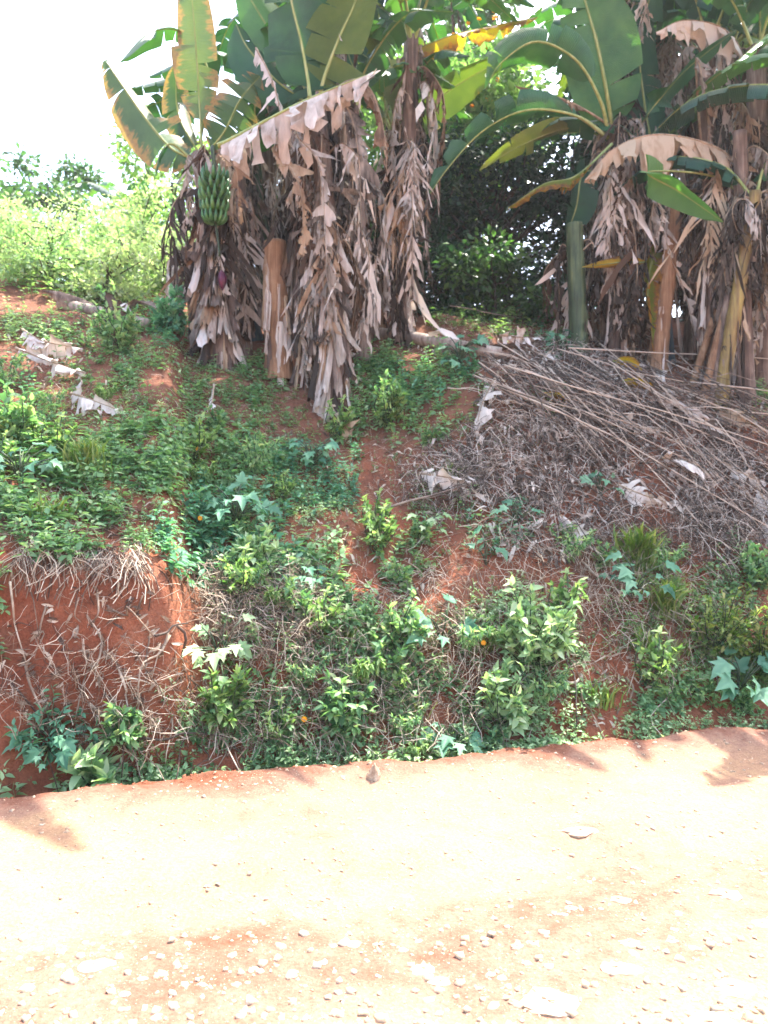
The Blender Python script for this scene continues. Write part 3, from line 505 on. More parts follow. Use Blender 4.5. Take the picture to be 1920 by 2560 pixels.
hero_leaf(q5, [(1900, 250, Z1), (1830, 90, Z1 - .3), (1720, 50, Z1 - .4), (1640, 80, Z1 - .4)], .42, 'dry', 'dry_leaf', tears=10, side=(.2, -1, 0), droop=(1.1, .3), grav=.95, crumple=.2, ragged=.3, pet=.15)
hero_leaf(q5, [(1890, 460, Z1 - .3), (1860, 380, Z1 - .7), (1850, 470, Z1 - .8), (1850, 610, Z1 - .8)], .34, 'drybrown', 'dry_leaf', tears=10, side=(1, .3, 0), droop=(.7, .4), crumple=.22, ragged=.4, pet=.2, tint=.8)
for (a, b, c, mt, wd, tn, yy) in (((1660, 560), (1720, 760), (1765, 980), 'dry', .18, .9, .5), ((1700, 560), (1722, 700), (1730, 860), 'dry', .18, .5, .4), ((1740, 150), (1770, 300), (1760, 480), 'dry', .3, .5, .6), ((1880, 560), (1890, 760), (1880, 930), 'dry', .25, .7, .4), ((1650, 470), (1655, 540), (1640, 600), 'dry', .16, .9, .7)):
    hero_leaf(q5, [(1760, 480, Z1), (*a, Z1 - yy), (*b, Z1 - yy), (*c, Z1 - yy)], wd, mt, 'dry_leaf', tears=14, droop=(.8, .5), grav=.6, crumple=.16, gap=.08, ragged=.5, tint=tn, side=(1, .5, 0), pet=.35)
# plants further back that close the gap at the top, and two unseen ones added to shade the bank
GBk = 'banana plants standing behind the two clumps'
for i, (x, Y, ztop, n, L, lb) in enumerate(((.22, 8.9, 7.0, 10, 2.5, 'tall slim banana plant near the gap, its crown added above the picture for shade'), (-.55, 8.2, 7.1, 11, 2.9, 'banana plant behind the tallest of the left clump, crown added above the picture for shade'), (2.9, 9.9, 7.6, 9, 2.3, 'banana plant added to the right clump, reaching above the picture for shade'), (4.3, 10.0, 7.5, 9, 2.7, 'tall banana plant added at the right edge, reaching above the picture for shade'))):  # crowns above the frame added to keep sun off the bank
    z = float(H(x, Y)); banana(lb, (x, Y, z), (x + .1, Y - .1, ztop), .09, .07, 'stem_brown', dry=(24 if i == 0 else 22), dry_f=(.25, 1), dry_len=(.6, 1.6), flakes=(14 if i == 0 else 20), flk=(.1, .95), crown=n, crown_len=L, seed=80 + i)
for i, (px, py, Y, hh, lb) in enumerate(((1010, 830, 10.6, 4.2, 'banana plant far back in the gap between the two clumps, only its top showing'), (1520, 840, 10.6, 3.6, 'banana plant behind the left edge of the right clump'), (1640, 860, 10.6, 4.4, 'banana plant behind the middle of the right clump'), (1880, 860, 10.0, 3.9, 'banana plant behind the right edge of the right clump'), (660, 860, 10.0, 3.8, 'banana plant behind the middle of the left clump'))):
    x = (px - 960) / F * Y; z = float(H(x, Y)); banana(lb, (x, Y, z), (x + .1, Y, z + hh), .12, .08, 'stem_brown', group=GBk, dry=10, dry_f=(.6, 1), dry_len=(.6, 1.4), crown=(3 if px < 1200 and px > 900 else 7), crown_len=2.4, seed=40 + i, crown_mats=('deep', 'green', 'deep', 'olive'))
x, Y = -5.6, 17.0; z = float(H(x, Y)); banana('small young banana plant standing alone in the bright garden at the far left', (x, Y, z), (x, Y, z + 2.5), .08, .05, 'stem_green', crown=6, crown_len=2.0, seed=60, crown_mats=('deep', 'green'))
for i, (x, Y, lb) in enumerate(((4.75, 7.7, 'unseen banana plant added just outside the right of the picture for shade'), (5.9, 8.6, 'unseen banana plant added further outside the right of the picture for shade'))):  # out-of-view plants added as shadow casters
    z = float(H(x, Y)); banana(lb, (x, Y, z), (x, Y, z + 3.6), .12, .09, 'stem_brown', crown=8, crown_len=2.5, dry=6, seed=70 + i)

# ------------------------------------------------------------------ leaf sprays for trees, shrubs and weeds
def leaf_tpl(kind):
    if kind == 'ovate':
        ts = [0, .28, .62, 1]; ws = [.02, .24, .20, 0]; V = []
        for t, w_ in zip(ts, ws):
            z = -.25 * t * t
            V += [(-w_, t, z + .35 * w_), (0, t, z), (w_, t, z + .35 * w_)]
        Fc = [(i * 3 + j, i * 3 + j + 1, i * 3 + j + 4, i * 3 + j + 3) for i in range(3) for j in range(2)]
        return np.array(V, float), np.array(Fc)
    if kind == 'lobed':
        a = [-168, -135, -108, -92, -76, -62, -44, -24, 0, 24, 44, 62, 76, 92, 108, 135, 168]
        r = [.30, .48, .66, .44, .58, .86, .46, .66, 1.08, .66, .46, .86, .58, .44, .66, .48, .30]
        V = [(0, 0, 0)]
        for x, q in zip(a, r):
            th = math.radians(x); V.append((q * .62 * math.sin(th), q * .62 * math.cos(th) + .3, -.30 * q * q + .10 * (q > .6) + .10 * abs(math.sin(th)) ))
        V[0] = (0, .12, .03); V = np.array(V); n = len(a); Fc = []
        i = 1
        while i < n: Fc.append((0, i, i + 1, min(i + 2, n))); i += 2
        Fc = [f if len(set(f)) == 4 else (f[0], f[1], f[2], f[2]) for f in Fc]
        Fc = [f for f in Fc if len(set(f)) == 4]
        return V, np.array(Fc)
    if kind == 'quad':
        V = np.array([(-.0, 0, 0), (-.26, .45, .06), (0, 1, -.12), (.26, .45, .06)]); return V, np.array([(0, 1, 2, 3)])
    if kind == 'blade':
        V = []
        for t, w_ in ((0, .03), (.35, .03), (.7, .02), (1, .002)):
            V += [(-w_, t * .9, t - .75 * t * t), (w_, t * .9, t - .75 * t * t)]
        return np.array(V, float), np.array([(i * 2, i * 2 + 1, i * 2 + 3, i * 2 + 2) for i in range(3)])
    if kind == 'curl':                        # dead curled strip
        V = []
        for t, w_ in ((0, .03), (.25, .10), (.5, .12), (.75, .09), (1, .02)):
            V += [(-w_, t, .18 * math.sin(t * 5) + .05), (0, t, .18 * math.sin(t * 5) - .03), (w_, t, .18 * math.sin(t * 5 + .5) + .05)]
        return np.array(V, float), np.array([(i * 3 + j, i * 3 + j + 1, i * 3 + j + 4, i * 3 + j + 3) for i in range(4) for j in range(2)])
    if kind == 'straw':
        V = []
        for t, x in ((0, 0), (.33, .03), (.66, -.02), (1, .05)):
            for k in range(3): V.append((x + .011 * math.cos(k * 2.09), t, .011 * math.sin(k * 2.09) + .08 * math.sin(t * 3)))
        return np.array(V, float), np.array([(i * 3 + k, i * 3 + (k + 1) % 3, (i + 1) * 3 + (k + 1) % 3, (i + 1) * 3 + k) for i in range(3) for k in range(3)])
TPL = {k: leaf_tpl(k) for k in ('ovate', 'lobed', 'quad', 'blade', 'curl', 'straw')}
def spread(tpl, pos, dirv, size, rg, up=None, roll=.5, tint=None, widen=1.0):
    """many copies of a leaf template at pos, pointing along dirv; returns V, F, tint"""
    V0, F0 = TPL[tpl]; n = len(pos); d = nrm(dirv); upv = np.tile([0, 0, 1.], (n, 1)) if up is None else up
    upv = upv + rg.randn(n, 3) * roll; x = nrm(np.cross(d, upv)); z = np.cross(x, d)
    size = np.broadcast_to(size, (n,))[:, None, None]
    V = pos[:, None] + size * (V0[None, :, 0:1] * widen * x[:, None] + V0[None, :, 1:2] * d[:, None] + V0[None, :, 2:3] * z[:, None])
    Fc = (F0[None] + (np.arange(n) * len(V0))[:, None, None]).reshape(-1, F0.shape[1])
    t = np.repeat(rg.rand(n) if tint is None else tint, len(V0))
    return V.reshape(-1, 3), Fc, t
class NB:
    def __init__(s): s.v = []; s.f = []; s.t = []; s.n = 0
    def add(s, V, Fc, t): s.v.append(V); s.f.append(Fc + s.n); s.t.append(t); s.n += len(V)
    def build(s, name, mat, parent=None, loc=(0, 0, 0)): return make(name, np.concatenate(s.v), np.concatenate(s.f), mat, parent, loc, None, np.concatenate(s.t))
def tree(name, label, cat, base, height, spreadr, n, size, mat, rg, tpl='quad', clumps=30, low=.25, group=None, trunk_r=.07, flowers=0, lean=(0, 0), rz=None, loose=.22):
    t = thing(name, label, cat, base, group); mb = MB(); base = np.asarray(base, float)
    top = base + [lean[0], lean[1], height * .8]
    V, Fc, uv = tube(catmull([base - [0, 0, .1], (base + top) / 2 + rg.randn(3) * .05, top], 12), np.linspace(trunk_r, trunk_r * .3, 12), 7); mb.add(V, Fc, uv)
    cs = []
    for i in range(clumps):
        a = rg.rand() * 6.283; f = low + (1 - low) * rg.rand(); rr = spreadr * math.sqrt(rg.rand()) * (1 - .35 * abs(f - .55) * 2)
        c = base + [lean[0] * f + rr * math.cos(a), lean[1] * f + rr * math.sin(a), height * f]; cs.append(c)
        s0 = base + (top - base) * max(.1, f - .25)
        V, Fc, uv = tube(catmull([s0, (s0 + c) / 2 + rg.randn(3) * .08, c], 7), np.linspace(trunk_r * .35, .006, 7), 4); mb.add(V, Fc, uv)
    mb.build('trunk', [M['bark']], t, t.location)
    cs = np.array(cs); k = rg.randint(0, clumps, n); off = rg.randn(n, 3) * loose * (rz if rz else spreadr * .8) * np.array([1, 1, .7]); pos = cs[k] + off
    ct = rg.rand(clumps) * .5
    nb = NB(); d = nrm(off) + rg.randn(n, 3) * .5 + [0, 0, -.15]
    nb.add(*spread(tpl, pos, d, size * (.6 + .8 * rg.rand(n)), rg, roll=.8, tint=ct[k] + rg.rand(n) * .5))
    nb.build('crown', M[mat], t, t.location)
    for i in range(flowers):
        c = cs[rg.randint(clumps)] + rg.randn(3) * spreadr * .25 + [0, -spreadr * .3, .1]; fb = NB(); m = 12; a = np.arange(m) / m * 6.283
        fb.add(*spread('quad', np.tile(c, (m, 1)), np.stack([np.cos(a), -.4 + 0 * a, np.sin(a)], 1) + rg.randn(1, 3) * .5, .045, rg, roll=.4, widen=1.2)); fb.build('flower', M['flower'], t, t.location)
    return t
rg = np.random.RandomState(77)
def on(px, Y): x = (px - 960) / F * Y; return np.array([x, Y, float(H(x, Y))])
# garden at the far left, lit from behind
tree('tree', 'airy small-leaved tree standing against the sky at the far left', 'tree', on(120, 19), 5.0, 1.3, 3600, .15, 'mid', rg, clumps=22, low=.5, loose=.15)
tree('tree', 'grey-green rounded tree at the left edge behind the garden weeds', 'tree', on(-20, 14), 2.3, 1.2, 2600, .10, 'mid', rg, clumps=22, low=.2)
tree('tree', 'bright leafy tree rising just left of the banana clump', 'tree', on(430, 14), 3.0, 1.1, 8000, .13, 'bright', rg, clumps=30, low=.05)
for i, (px, Y, h, sr, mt, lb) in enumerate(((60, 10.5, .95, .8, 'garden', 'low yellow-green shrub at the left edge of the garden'), (200, 11.5, 1.25, .9, 'garden', 'tallest feathery shrub in the middle of the left garden'), (330, 10.5, 1.0, .8, 'silver', 'pale silvery shrub in the garden left of the clump'), (420, 10.2, .8, .6, 'garden', 'small bright shrub beside the dark cut stump'), (130, 9.6, .65, .7, 'silver', 'lowest pale shrub at the front of the left garden'), (270, 9.3, .7, .6, 'garden', 'leafy bright shrub above the fallen pale trunk'), (350, 12.5, 1.7, .9, 'garden', 'tall bright shrub below the young banana plant'), (20, 12.5, 1.1, .9, 'garden', 'yellow-green bush under the left tree'))):
    tree('shrub', lb, 'shrub', on(px, Y), h, sr, 2300, .07, mt, rg, clumps=24, low=.0, group='shrubs of the sunny garden on the left', trunk_r=.03, flowers=1 if i in (1,) else 0, loose=.2)
# dark trees behind the gap
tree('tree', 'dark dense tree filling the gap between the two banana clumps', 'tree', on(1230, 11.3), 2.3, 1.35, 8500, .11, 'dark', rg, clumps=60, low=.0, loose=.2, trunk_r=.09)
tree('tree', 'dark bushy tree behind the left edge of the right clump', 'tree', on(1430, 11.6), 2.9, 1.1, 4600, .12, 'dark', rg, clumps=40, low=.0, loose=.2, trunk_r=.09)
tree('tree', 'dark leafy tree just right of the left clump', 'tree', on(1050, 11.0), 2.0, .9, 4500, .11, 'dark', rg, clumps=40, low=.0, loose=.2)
tree('flowering_shrub', 'tall sunlit shrub with orange-yellow flowers between the banana clumps', 'shrub', on(1140, 12.2), 4.0, 1.5, 10000, .14, 'bright', rg, clumps=60, low=.35, loose=.16, trunk_r=.06, flowers=60, tpl='quad')
tree('tree', 'bright backlit tree seen between the stems of the left clump', 'tree', on(880, 14), 4.6, 2.0, 11000, .17, 'bright', rg, clumps=55, low=.1, loose=.16)
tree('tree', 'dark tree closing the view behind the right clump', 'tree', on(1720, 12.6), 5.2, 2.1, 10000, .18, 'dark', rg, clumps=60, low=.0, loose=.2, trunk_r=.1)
tree('tree', 'tall pale-barked tree showing at the top of the gap', 'tree', on(1150, 17), 8.6, 1.3, 2600, .2, 'mid', rg, clumps=24, low=.6, loose=.2, trunk_r=.16)
tree('shrub', 'low green shrub at the foot of the dark trees', 'shrub', on(1240, 10.0), .8, .8, 3000, .09, 'mid', rg, clumps=24, low=.0, loose=.2, trunk_r=.02)
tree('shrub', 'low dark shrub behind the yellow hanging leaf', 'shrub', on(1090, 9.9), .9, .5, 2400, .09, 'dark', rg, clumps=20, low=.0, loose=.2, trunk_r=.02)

# ------------------------------------------------------------------ weeds on the bank
def normal(P):
    e = .12; x, y = P[:, 0], P[:, 1]; dx = (Hq(x + e, y) - Hq(x - e, y)) / (2 * e); dy = (Hq(x, y + e) - Hq(x, y - e)) / (2 * e)
    return nrm(np.stack([-dx, -dy, np.ones(len(P))], 1))
BARE = [(260, 1580, 290, 190), (1440, 1490, 85, 120), (1080, 1490, 140, 60), (400, 960, 60, 40), (1560, 1700, 110, 60), (900, 1440, 60, 60), (1100, 1780, 60, 60), (960, 1240, 80, 60), (600, 1560, 60, 60)]   # bare clay patches of the bank
def scatter(cx, cy, rx, ry, n, rg, clump=None):
    a = rg.rand(n) * 6.283; r = np.sqrt(rg.rand(n)) * (.75 + .5 * rg.rand(n)); P, ok = ray_ground(cx + rx * r * np.cos(a), cy + ry * r * np.sin(a))
    P = P[ok & (P[:, 1] < 14)]; s, u = su(P[:, 0], P[:, 1]); P = P[s > .0 - .14 * (vnoise(u * 3, u * 0, 81) > .1)]
    if clump is None: return P
    q = 1280 - (P[:, 2] - 1.6) / P[:, 1] * F; p = 960 + P[:, 0] / P[:, 1] * F; keep = np.ones(len(P), bool)
    for (bx, by, ra, rb) in BARE: keep &= (((p - bx) / ra) ** 2 + ((q - by) / rb) ** 2 > .6 + .6 * rg.rand(len(P))) | (rg.rand(len(P)) < .07)
    P = P[keep]
    return P[fbm(P[:, 0] * 3.1, P[:, 1] * 3.1 + P[:, 2] * 2, 61, 3) + .35 * rg.randn(len(P)) > clump]
def herb(nb, P, rg, hmin, hmax, size, tpl='ovate', tiers=5, per=3, tintb=0.):
    """leafy upright herbs rooted at P, leaning out from the slope"""
    n = len(P)
    if not n: return
    Nn = normal(P); ax = nrm(Nn * .7 + [0, 0, .8] + rg.randn(n, 3) * .25); hh = hmin + (hmax - hmin) * rg.rand(n) ** 1.5; pt = rg.rand(n) * .5 + tintb
    for t in range(tiers):
        f = (t + .6) / tiers
        for k in range(per):
            th = rg.rand(n) * 6.283; b = nrm(np.cross(ax, rg.randn(n, 3))); d = b + ax * (.15 + .5 * f) + [0, 0, -.1]
            pos = P + ax * (hh * f)[:, None] + b * .01
            nb.add(*spread(tpl, pos, d, size * (1.15 - .5 * f) * (.5 + rg.rand(n) ** 1.4), rg, roll=.35, tint=pt + rg.rand(n) * .35 + .15 * f))
    s0, f0 = TPL['straw']
    nb.add(*spread('straw', P - ax * .02, ax, hh + .02, rg, tint=pt, widen=1.0))
rg = np.random.RandomState(31)
COVER = [  # cx, cy, rx, ry, n, hmin, hmax, size, leaf, material
 (70, 1180, 130, 150, 230, .06, .22, .075, 'ovate', 'herb'), (60, 830, 110, 60, 160, .05, .2, .06, 'ovate', 'silver'), (270, 870, 130, 110, 260, .06, .26, .06, 'ovate', 'herb'),
 (420, 820, 60, 50, 90, .06, .25, .08, 'ovate', 'blue'), (480, 960, 120, 60, 130, .04, .16, .07, 'ovate', 'herb'), (350, 1080, 170, 60, 200, .04, .16, .055, 'ovate', 'herb'),
 (330, 1160, 160, 80, 330, .06, .22, .055, 'ovate', 'herb'), (600, 1080, 170, 110, 400, .04, .18, .05, 'ovate', 'herb'), (640, 960, 60, 60, 90, .05, .2, .06, 'ovate', 'herb'),
 (1000, 1010, 190, 120, 560, .05, .22, .055, 'ovate', 'herb'), (1080, 960, 150, 60, 160, .05, .2, .08, 'ovate', 'blue'), (930, 900, 60, 60, 110, .05, .2, .06, 'ovate', 'herb'),
 (500, 1150, 220, 90, 420, .04, .16, .07, 'ovate', 'herb'), (600, 1420, 170, 80, 260, .05, .2, .09, 'ovate', 'blue'), (150, 1270, 160, 70, 200, .05, .2, .07, 'ovate', 'herb'),
 (790, 1200, 150, 90, 300, .05, .2, .06, 'ovate', 'blue'), (640, 1260, 120, 110, 260, .04, .2, .06, 'ovate', 'herb'), (560, 1340, 160, 90, 300, .06, .25, .08, 'ovate', 'blue'),
 (300, 1290, 110, 40, 90, .04, .14, .05, 'ovate', 'herb'), (130, 1360, 130, 50, 150, .05, .2, .06, 'ovate', 'herb'), (340, 1370, 60, 30, 70, .04, .15, .05, 'ovate', 'herb'),
 (640, 1440, 110, 90, 200, .06, .26, .08, 'ovate', 'silver'), (830, 1450, 110, 70, 170, .05, .2, .07, 'ovate', 'herb'), (600, 1580, 60, 130, 150, .05, .2, .065, 'ovate', 'bright'),
 (950, 1560, 110, 110, 240, .05, .2, .055, 'ovate', 'herb'), (780, 1690, 200, 140, 300, .05, .22, .06, 'ovate', 'herb'), (700, 1870, 240, 90, 340, .05, .25, .065, 'ovate', 'herb'),
 (960, 1780, 110, 130, 200, .05, .2, .06, 'ovate', 'herb'), (1140, 1780, 120, 110, 210, .05, .2, .06, 'ovate', 'herb'), (1060, 1480, 60, 60, 50, .05, .2, .07, 'ovate', 'bright'),
 (1420, 1780, 170, 90, 250, .05, .22, .055, 'ovate', 'silver'), (1300, 1560, 120, 80, 160, .05, .24, .06, 'ovate', 'silver'), (1380, 1640, 90, 130, 260, .05, .2, .055, 'ovate', 'silver'),
 (1640, 1520, 110, 110, 190, .05, .2, .06, 'ovate', 'bright'), (1600, 1740, 180, 60, 280, .05, .2, .06, 'ovate', 'herb'), (1800, 1700, 140, 100, 420, .05, .24, .055, 'ovate', 'bright'),
 (1830, 1500, 100, 120, 220, .05, .2, .055, 'ovate', 'herb'), (120, 1985, 180, 20, 70, .05, .15, .08, 'ovate', 'silver'), (430, 1965, 220, 20, 130, .04, .12, .06, 'ovate', 'silver'),
 (130, 1890, 110, 30, 40, .05, .22, .08, 'ovate', 'blue'), (880, 1945, 200, 30, 200, .04, .16, .055, 'ovate', 'silver'), (1300, 1890, 220, 30, 230, .04, .16, .055, 'ovate', 'silver'),
 (1700, 1830, 260, 22, 260, .04, .16, .055, 'ovate', 'silver'), (10, 1600, 30, 120, 40, .05, .2, .07, 'ovate', 'herb'), (1350, 1030, 60, 50, 40, .05, .2, .06, 'ovate', 'herb'),
 (1250, 800, 170, 60, 260, .05, .25, .06, 'ovate', 'bright'), (1400, 870, 60, 50, 40, .05, .2, .08, 'ovate', 'blue'), (1880, 1000, 60, 60, 90, .05, .2, .06, 'ovate', 'herb'),
 (1260, 1330, 120, 60, 60, .05, .2, .09, 'ovate', 'blue'), (1130, 1330, 120, 80, 70, .05, .2, .07, 'ovate', 'herb'), (150, 700, 180, 60, 260, .1, .4, .07, 'ovate', 'bright'), (380, 700, 120, 60, 200, .1, .35, .07, 'ovate', 'bright'),
 (30, 1000, 60, 110, 120, .05, .2, .06, 'ovate', 'blue'), (980, 1400, 80, 60, 50, .04, .16, .06, 'ovate', 'herb'), (400, 1750, 60, 60, 12, .04, .1, .05, 'ovate', 'herb'),
]
for a in ((480, 930, 200, 70, 500), (720, 1070, 160, 80, 500), (1000, 1250, 160, 80, 300), (500, 1130, 420, 150, 900), (150, 1150, 200, 200, 700), (1000, 1000, 200, 130, 500), (700, 1330, 200, 120, 600), (350, 1120, 350, 170, 700), (1000, 1080, 330, 170, 600), (640, 1300, 300, 120, 500), (900, 1560, 330, 180, 700), (1400, 1650, 420, 170, 800), (800, 1830, 500, 100, 600), (1750, 1600, 250, 150, 400), (250, 880, 250, 130, 500), (1300, 800, 250, 60, 400), (600, 1930, 300, 40, 150)):
    COVER.append((*a, .02, .12, .034, 'ovate', ('herb', 'silver', 'bright')[len(COVER) % 3]))
for i in range(26):
    qx = i * 77 + 20 * math.sin(i * 5.1); COVER.append((qx, 1990 - qx * .078 - 4 * (i % 3), 26 + 10 * (i % 4), 12, 16, .02, .10, .045, 'ovate', ('silver', 'herb', 'bright')[i % 3]))
packs = {}
for (cx, cy, rx, ry, n, h0, h1, sz, tp, mt) in COVER:
    herb(packs.setdefault(mt, NB()), scatter(cx, cy, rx, ry, n, rg, .0), rg, h0, h1, sz * (.6 + .5 * rg.rand()), tp, 3 if h1 < .2 else 4, 3)
nmz = {'herb': 'low mid-green weeds covering the bank', 'silver': 'pale green weeds along the foot of the bank', 'blue': 'broader bluish green weeds on the bank', 'bright': 'yellow-green weeds on the bank and plateau'}
for mt, nb in packs.items(): tag(nb.build('ground_cover', M[mt]), nmz[mt], 'weeds', None, 'stuff')

# larger weeds, each its own plant
def weed(name, label, cat, px, py, kind, size, group=None, seed=0, mat=None, h=.3, n=None):
    rg = np.random.RandomState(seed + 500); g = G(px, py); N0 = normal(g[None])[0]; t = thing(name, label, cat, g, group)
    ax = nrm(N0 * .8 + [0, 0, .8]); sb = MB(); nb = NB()
    if kind == 'lobed':
        n = int((n or 9) * 1.9); size *= .8
        for i in range(n):
            b = nrm(np.cross(ax, rg.randn(3))); hh = h * (.4 + .7 * rg.rand()); tip = g + ax * hh + b * h * (.3 + .5 * rg.rand())
            V, Fc, uv = tube(catmull([g, g + ax * hh * .7 + b * .05, tip], 6), .005, 4); sb.add(V, Fc, uv)
            d = b + np.array([0, -.5, -.35]) + rg.randn(3) * .2
            nb.add(*spread('lobed', tip[None], d[None], size * (.45 + .75 * rg.rand()), rg, up=(ax + np.array([0, -.5, .3]))[None], roll=.45))
    elif kind == 'bush':
        n = n or 26
        for i in range(n):
            b = nrm(rg.randn(3)); e = g + ax * h * (.25 + .75 * rg.rand()) + b * h * .45
            V, Fc, uv = tube(catmull([g, g * .5 + e * .5 + rg.randn(3) * .03, e], 6), .004, 4); sb.add(V, Fc, uv)
            k = 16; f = rg.rand(k); pos = g[None] * (1 - f[:, None]) * .5 + g[None] * .5 * 0 + e[None] * (1 - (1 - f[:, None]) * .5)
            pos = g[None] + (e - g)[None] * (.45 + .6 * f[:, None]); d = rg.randn(k, 3) * .8 + nrm(e - g)
            nb.add(*spread('ovate', pos, d, size * (.7 + .6 * rg.rand(k)), rg, roll=.5))
    elif kind == 'grass':
        k = n or 90; a = rg.rand(k) * 6.283; d = np.stack([np.cos(a), np.sin(a), .4 + .8 * rg.rand(k)], 1) * .6 + N0 * .3
        nb.add(*spread('blade', g[None] + rg.randn(k, 3) * [.06, .03, .01], d, h * (.6 + .6 * rg.rand(k)), rg, roll=.25))
    elif kind == 'frond':
        for i in range(n or 12):
            b = nrm(np.cross(ax, rg.randn(3))); P = catmull([g, g + ax * h * .6 + b * .1, g + ax * h * .9 + b * h * .6], 12)
            V, Fc, uv = tube(P, .003, 4); sb.add(V, Fc, uv)
            pos = np.repeat(P[2:], 4, 0); d = rg.randn(len(pos), 3) * .7 + b * .4; nb.add(*spread('ovate', pos, d, size * (.6 + .6 * rg.rand(len(pos))), rg, widen=.6))
    if sb.n: sb.build('stem', [M['stem_green']], t, t.location)
    nb.build('foliage', M[mat or {'lobed': 'blue', 'bush': 'silver', 'grass': 'grass', 'frond': 'bright'}[kind]], t, t.location)
    return t
WEEDS = [
 ('broadleaf_plant', 'broad lobed leafy plant beside the bare clay hollow, palest of the lobed ones', 548, 1680, 'lobed', .17, .30, 12, 'silver'),
 ('broadleaf_plant', 'lobed plant spreading in the middle of the bank beside an orange flower', 590, 1330, 'lobed', .19, .32, 14, 'blue'),
 ('broadleaf_plant', 'pair of large lobed leaves over the bare red patch', 1215, 1430, 'lobed', .19, .24, 3, 'blue'),
 ('broadleaf_plant', 'large lobed plant under the brushwood on the right of the bank', 1580, 1500, 'lobed', .19, .28, 9, 'blue'),
 ('broadleaf_plant', 'blue-green lobed plant at the bottom right beside the road', 1840, 1750, 'lobed', .24, .3, 9, 'blue'),
 ('broadleaf_plant', 'lobed plant hanging left of the pale bush', 1100, 1640, 'lobed', .20, .26, 5, 'blue'),
 ('broadleaf_plant', 'small lobed plant half buried in the brushwood', 1500, 1250, 'lobed', .13, .2, 8, 'blue'),
 ('broadleaf_plant', 'bright lobed plant at the top of the brushwood beside the fallen trunk', 1400, 885, 'lobed', .13, .2, 9, 'blue'),
 ('broadleaf_plant', 'drooping lobed plant under the end of the fallen trunk', 1150, 930, 'lobed', .17, .28, 12, 'blue'),
 ('broadleaf_plant', 'lobed plant at the foot of the bank right of the grey rock', 1130, 1900, 'lobed', .16, .18, 7, 'blue'),
 ('broadleaf_plant', 'lobed plant at the left edge half way up the bank', 50, 1220, 'lobed', .17, .26, 10, 'blue'),
 ('broadleaf_plant', 'low lobed plant at the foot of the clay hollow near the left', 130, 1890, 'lobed', .14, .2, 9, 'blue'),
 ('broadleaf_plant', 'lobed plant above the shaggy root mound in the centre', 760, 1480, 'lobed', .15, .2, 9, 'blue'),
 ('broadleaf_plant', 'lobed trailing plant under the hanging skirts of the left clump', 780, 1180, 'lobed', .15, .24, 14, 'blue'),
 ('broadleaf_plant', 'light green plant with upright leaves in the brush edge', 1060, 1350, 'lobed', .13, .2, 8, 'silver'),
 ('broadleaf_plant', 'small lobed plant left of the red gash in the bank', 1290, 1330, 'lobed', .12, .2, 6, 'blue'),
 ('bush', 'tall pale leafy bush on the lower bank catching the sun', 1330, 1680, 'bush', .075, .55, 44, 'silver'),
 ('bush', 'second pale leafy bush low beside the road', 1250, 1820, 'bush', .07, .38, 34, 'silver'),
 ('bush', 'dark leafy bush at the foot of the bank in the centre', 860, 1830, 'bush', .07, .34, 30, 'herb'),
 ('bush', 'leafy bush at the end of the clay hollow', 560, 1830, 'bush', .07, .32, 26, 'bright'),
 ('bush', 'small dark bush in the bottom of the clay hollow', 310, 1930, 'bush', .065, .24, 26, 'herb'),
 ('bush', 'pale bush spilling down from the grassy knob', 640, 1440, 'bush', .08, .34, 24, 'silver'),
 ('bush', 'green bush below the central root mound', 1000, 1650, 'bush', .065, .34, 26, 'herb'),
 ('bush', 'yellow-green feathery bush at the lower right edge', 1790, 1640, 'bush', .05, .5, 60, 'grass'),
 ('bush', 'tall feathery bush cut off by the right edge of the picture', 1910, 1700, 'bush', .05, .5, 60, 'grass'),
 ('bush', 'leafy bush at the left edge above the fallen dead leaves', 300, 880, 'bush', .07, .45, 36, 'herb'),
 ('bush', 'dark leafy bush standing by the dark cut stump', 420, 830, 'bush', .09, .35, 24, 'blue'),
 ('bush', 'round-leaved bush at the left edge in the middle of the bank', 40, 1130, 'bush', .08, .34, 28, 'herb'),
 ('bush', 'light-leaved plant lying over the road edge at the lower left', 240, 1992, 'bush', .12, .2, 9, 'silver'),
 ('bush', 'green bush right of the shaggy skirts', 980, 1060, 'bush', .06, .32, 34, 'herb'),
 ('bush', 'small bush under the leaning sticks at the right edge', 1880, 1480, 'bush', .06, .34, 30, 'herb'),
 ('grass_tuft', 'bright green grass tuft on the left of the bank', 215, 1190, 'grass', 0, .26, 160, 'grass'),
 ('grass_tuft', 'grass tuft hanging over the right of the bank', 1600, 1430, 'grass', 0, .38, 190, 'grass'),
 ('grass_tuft', 'long grass tuft under the brushwood near the right edge', 1660, 1560, 'grass', 0, .34, 150, 'grass'),
 ('grass_tuft', 'small upright grass tuft growing on the road verge', 710, 2025, 'grass', 0, .12, 40, 'grass'),
 ('grass_tuft', 'short grass tuft in the lower right bank', 1500, 1770, 'grass', 0, .22, 60, 'grass'),
]
for i, (nm, lb, px, py, kd, sz, h, n, mt) in enumerate(WEEDS):
    weed(nm, lb, {'broadleaf_plant': 'plant', 'bush': 'bush', 'grass_tuft': 'grass'}[nm], px, py, kd, sz, {'broadleaf_plant': 'lobed-leaved plants on the bank', 'bush': 'leafy bushes on the bank', 'grass_tuft': 'grass tufts on the bank'}[nm], i, mt, h, n)
rgw = np.random.RandomState(8)
protos = []
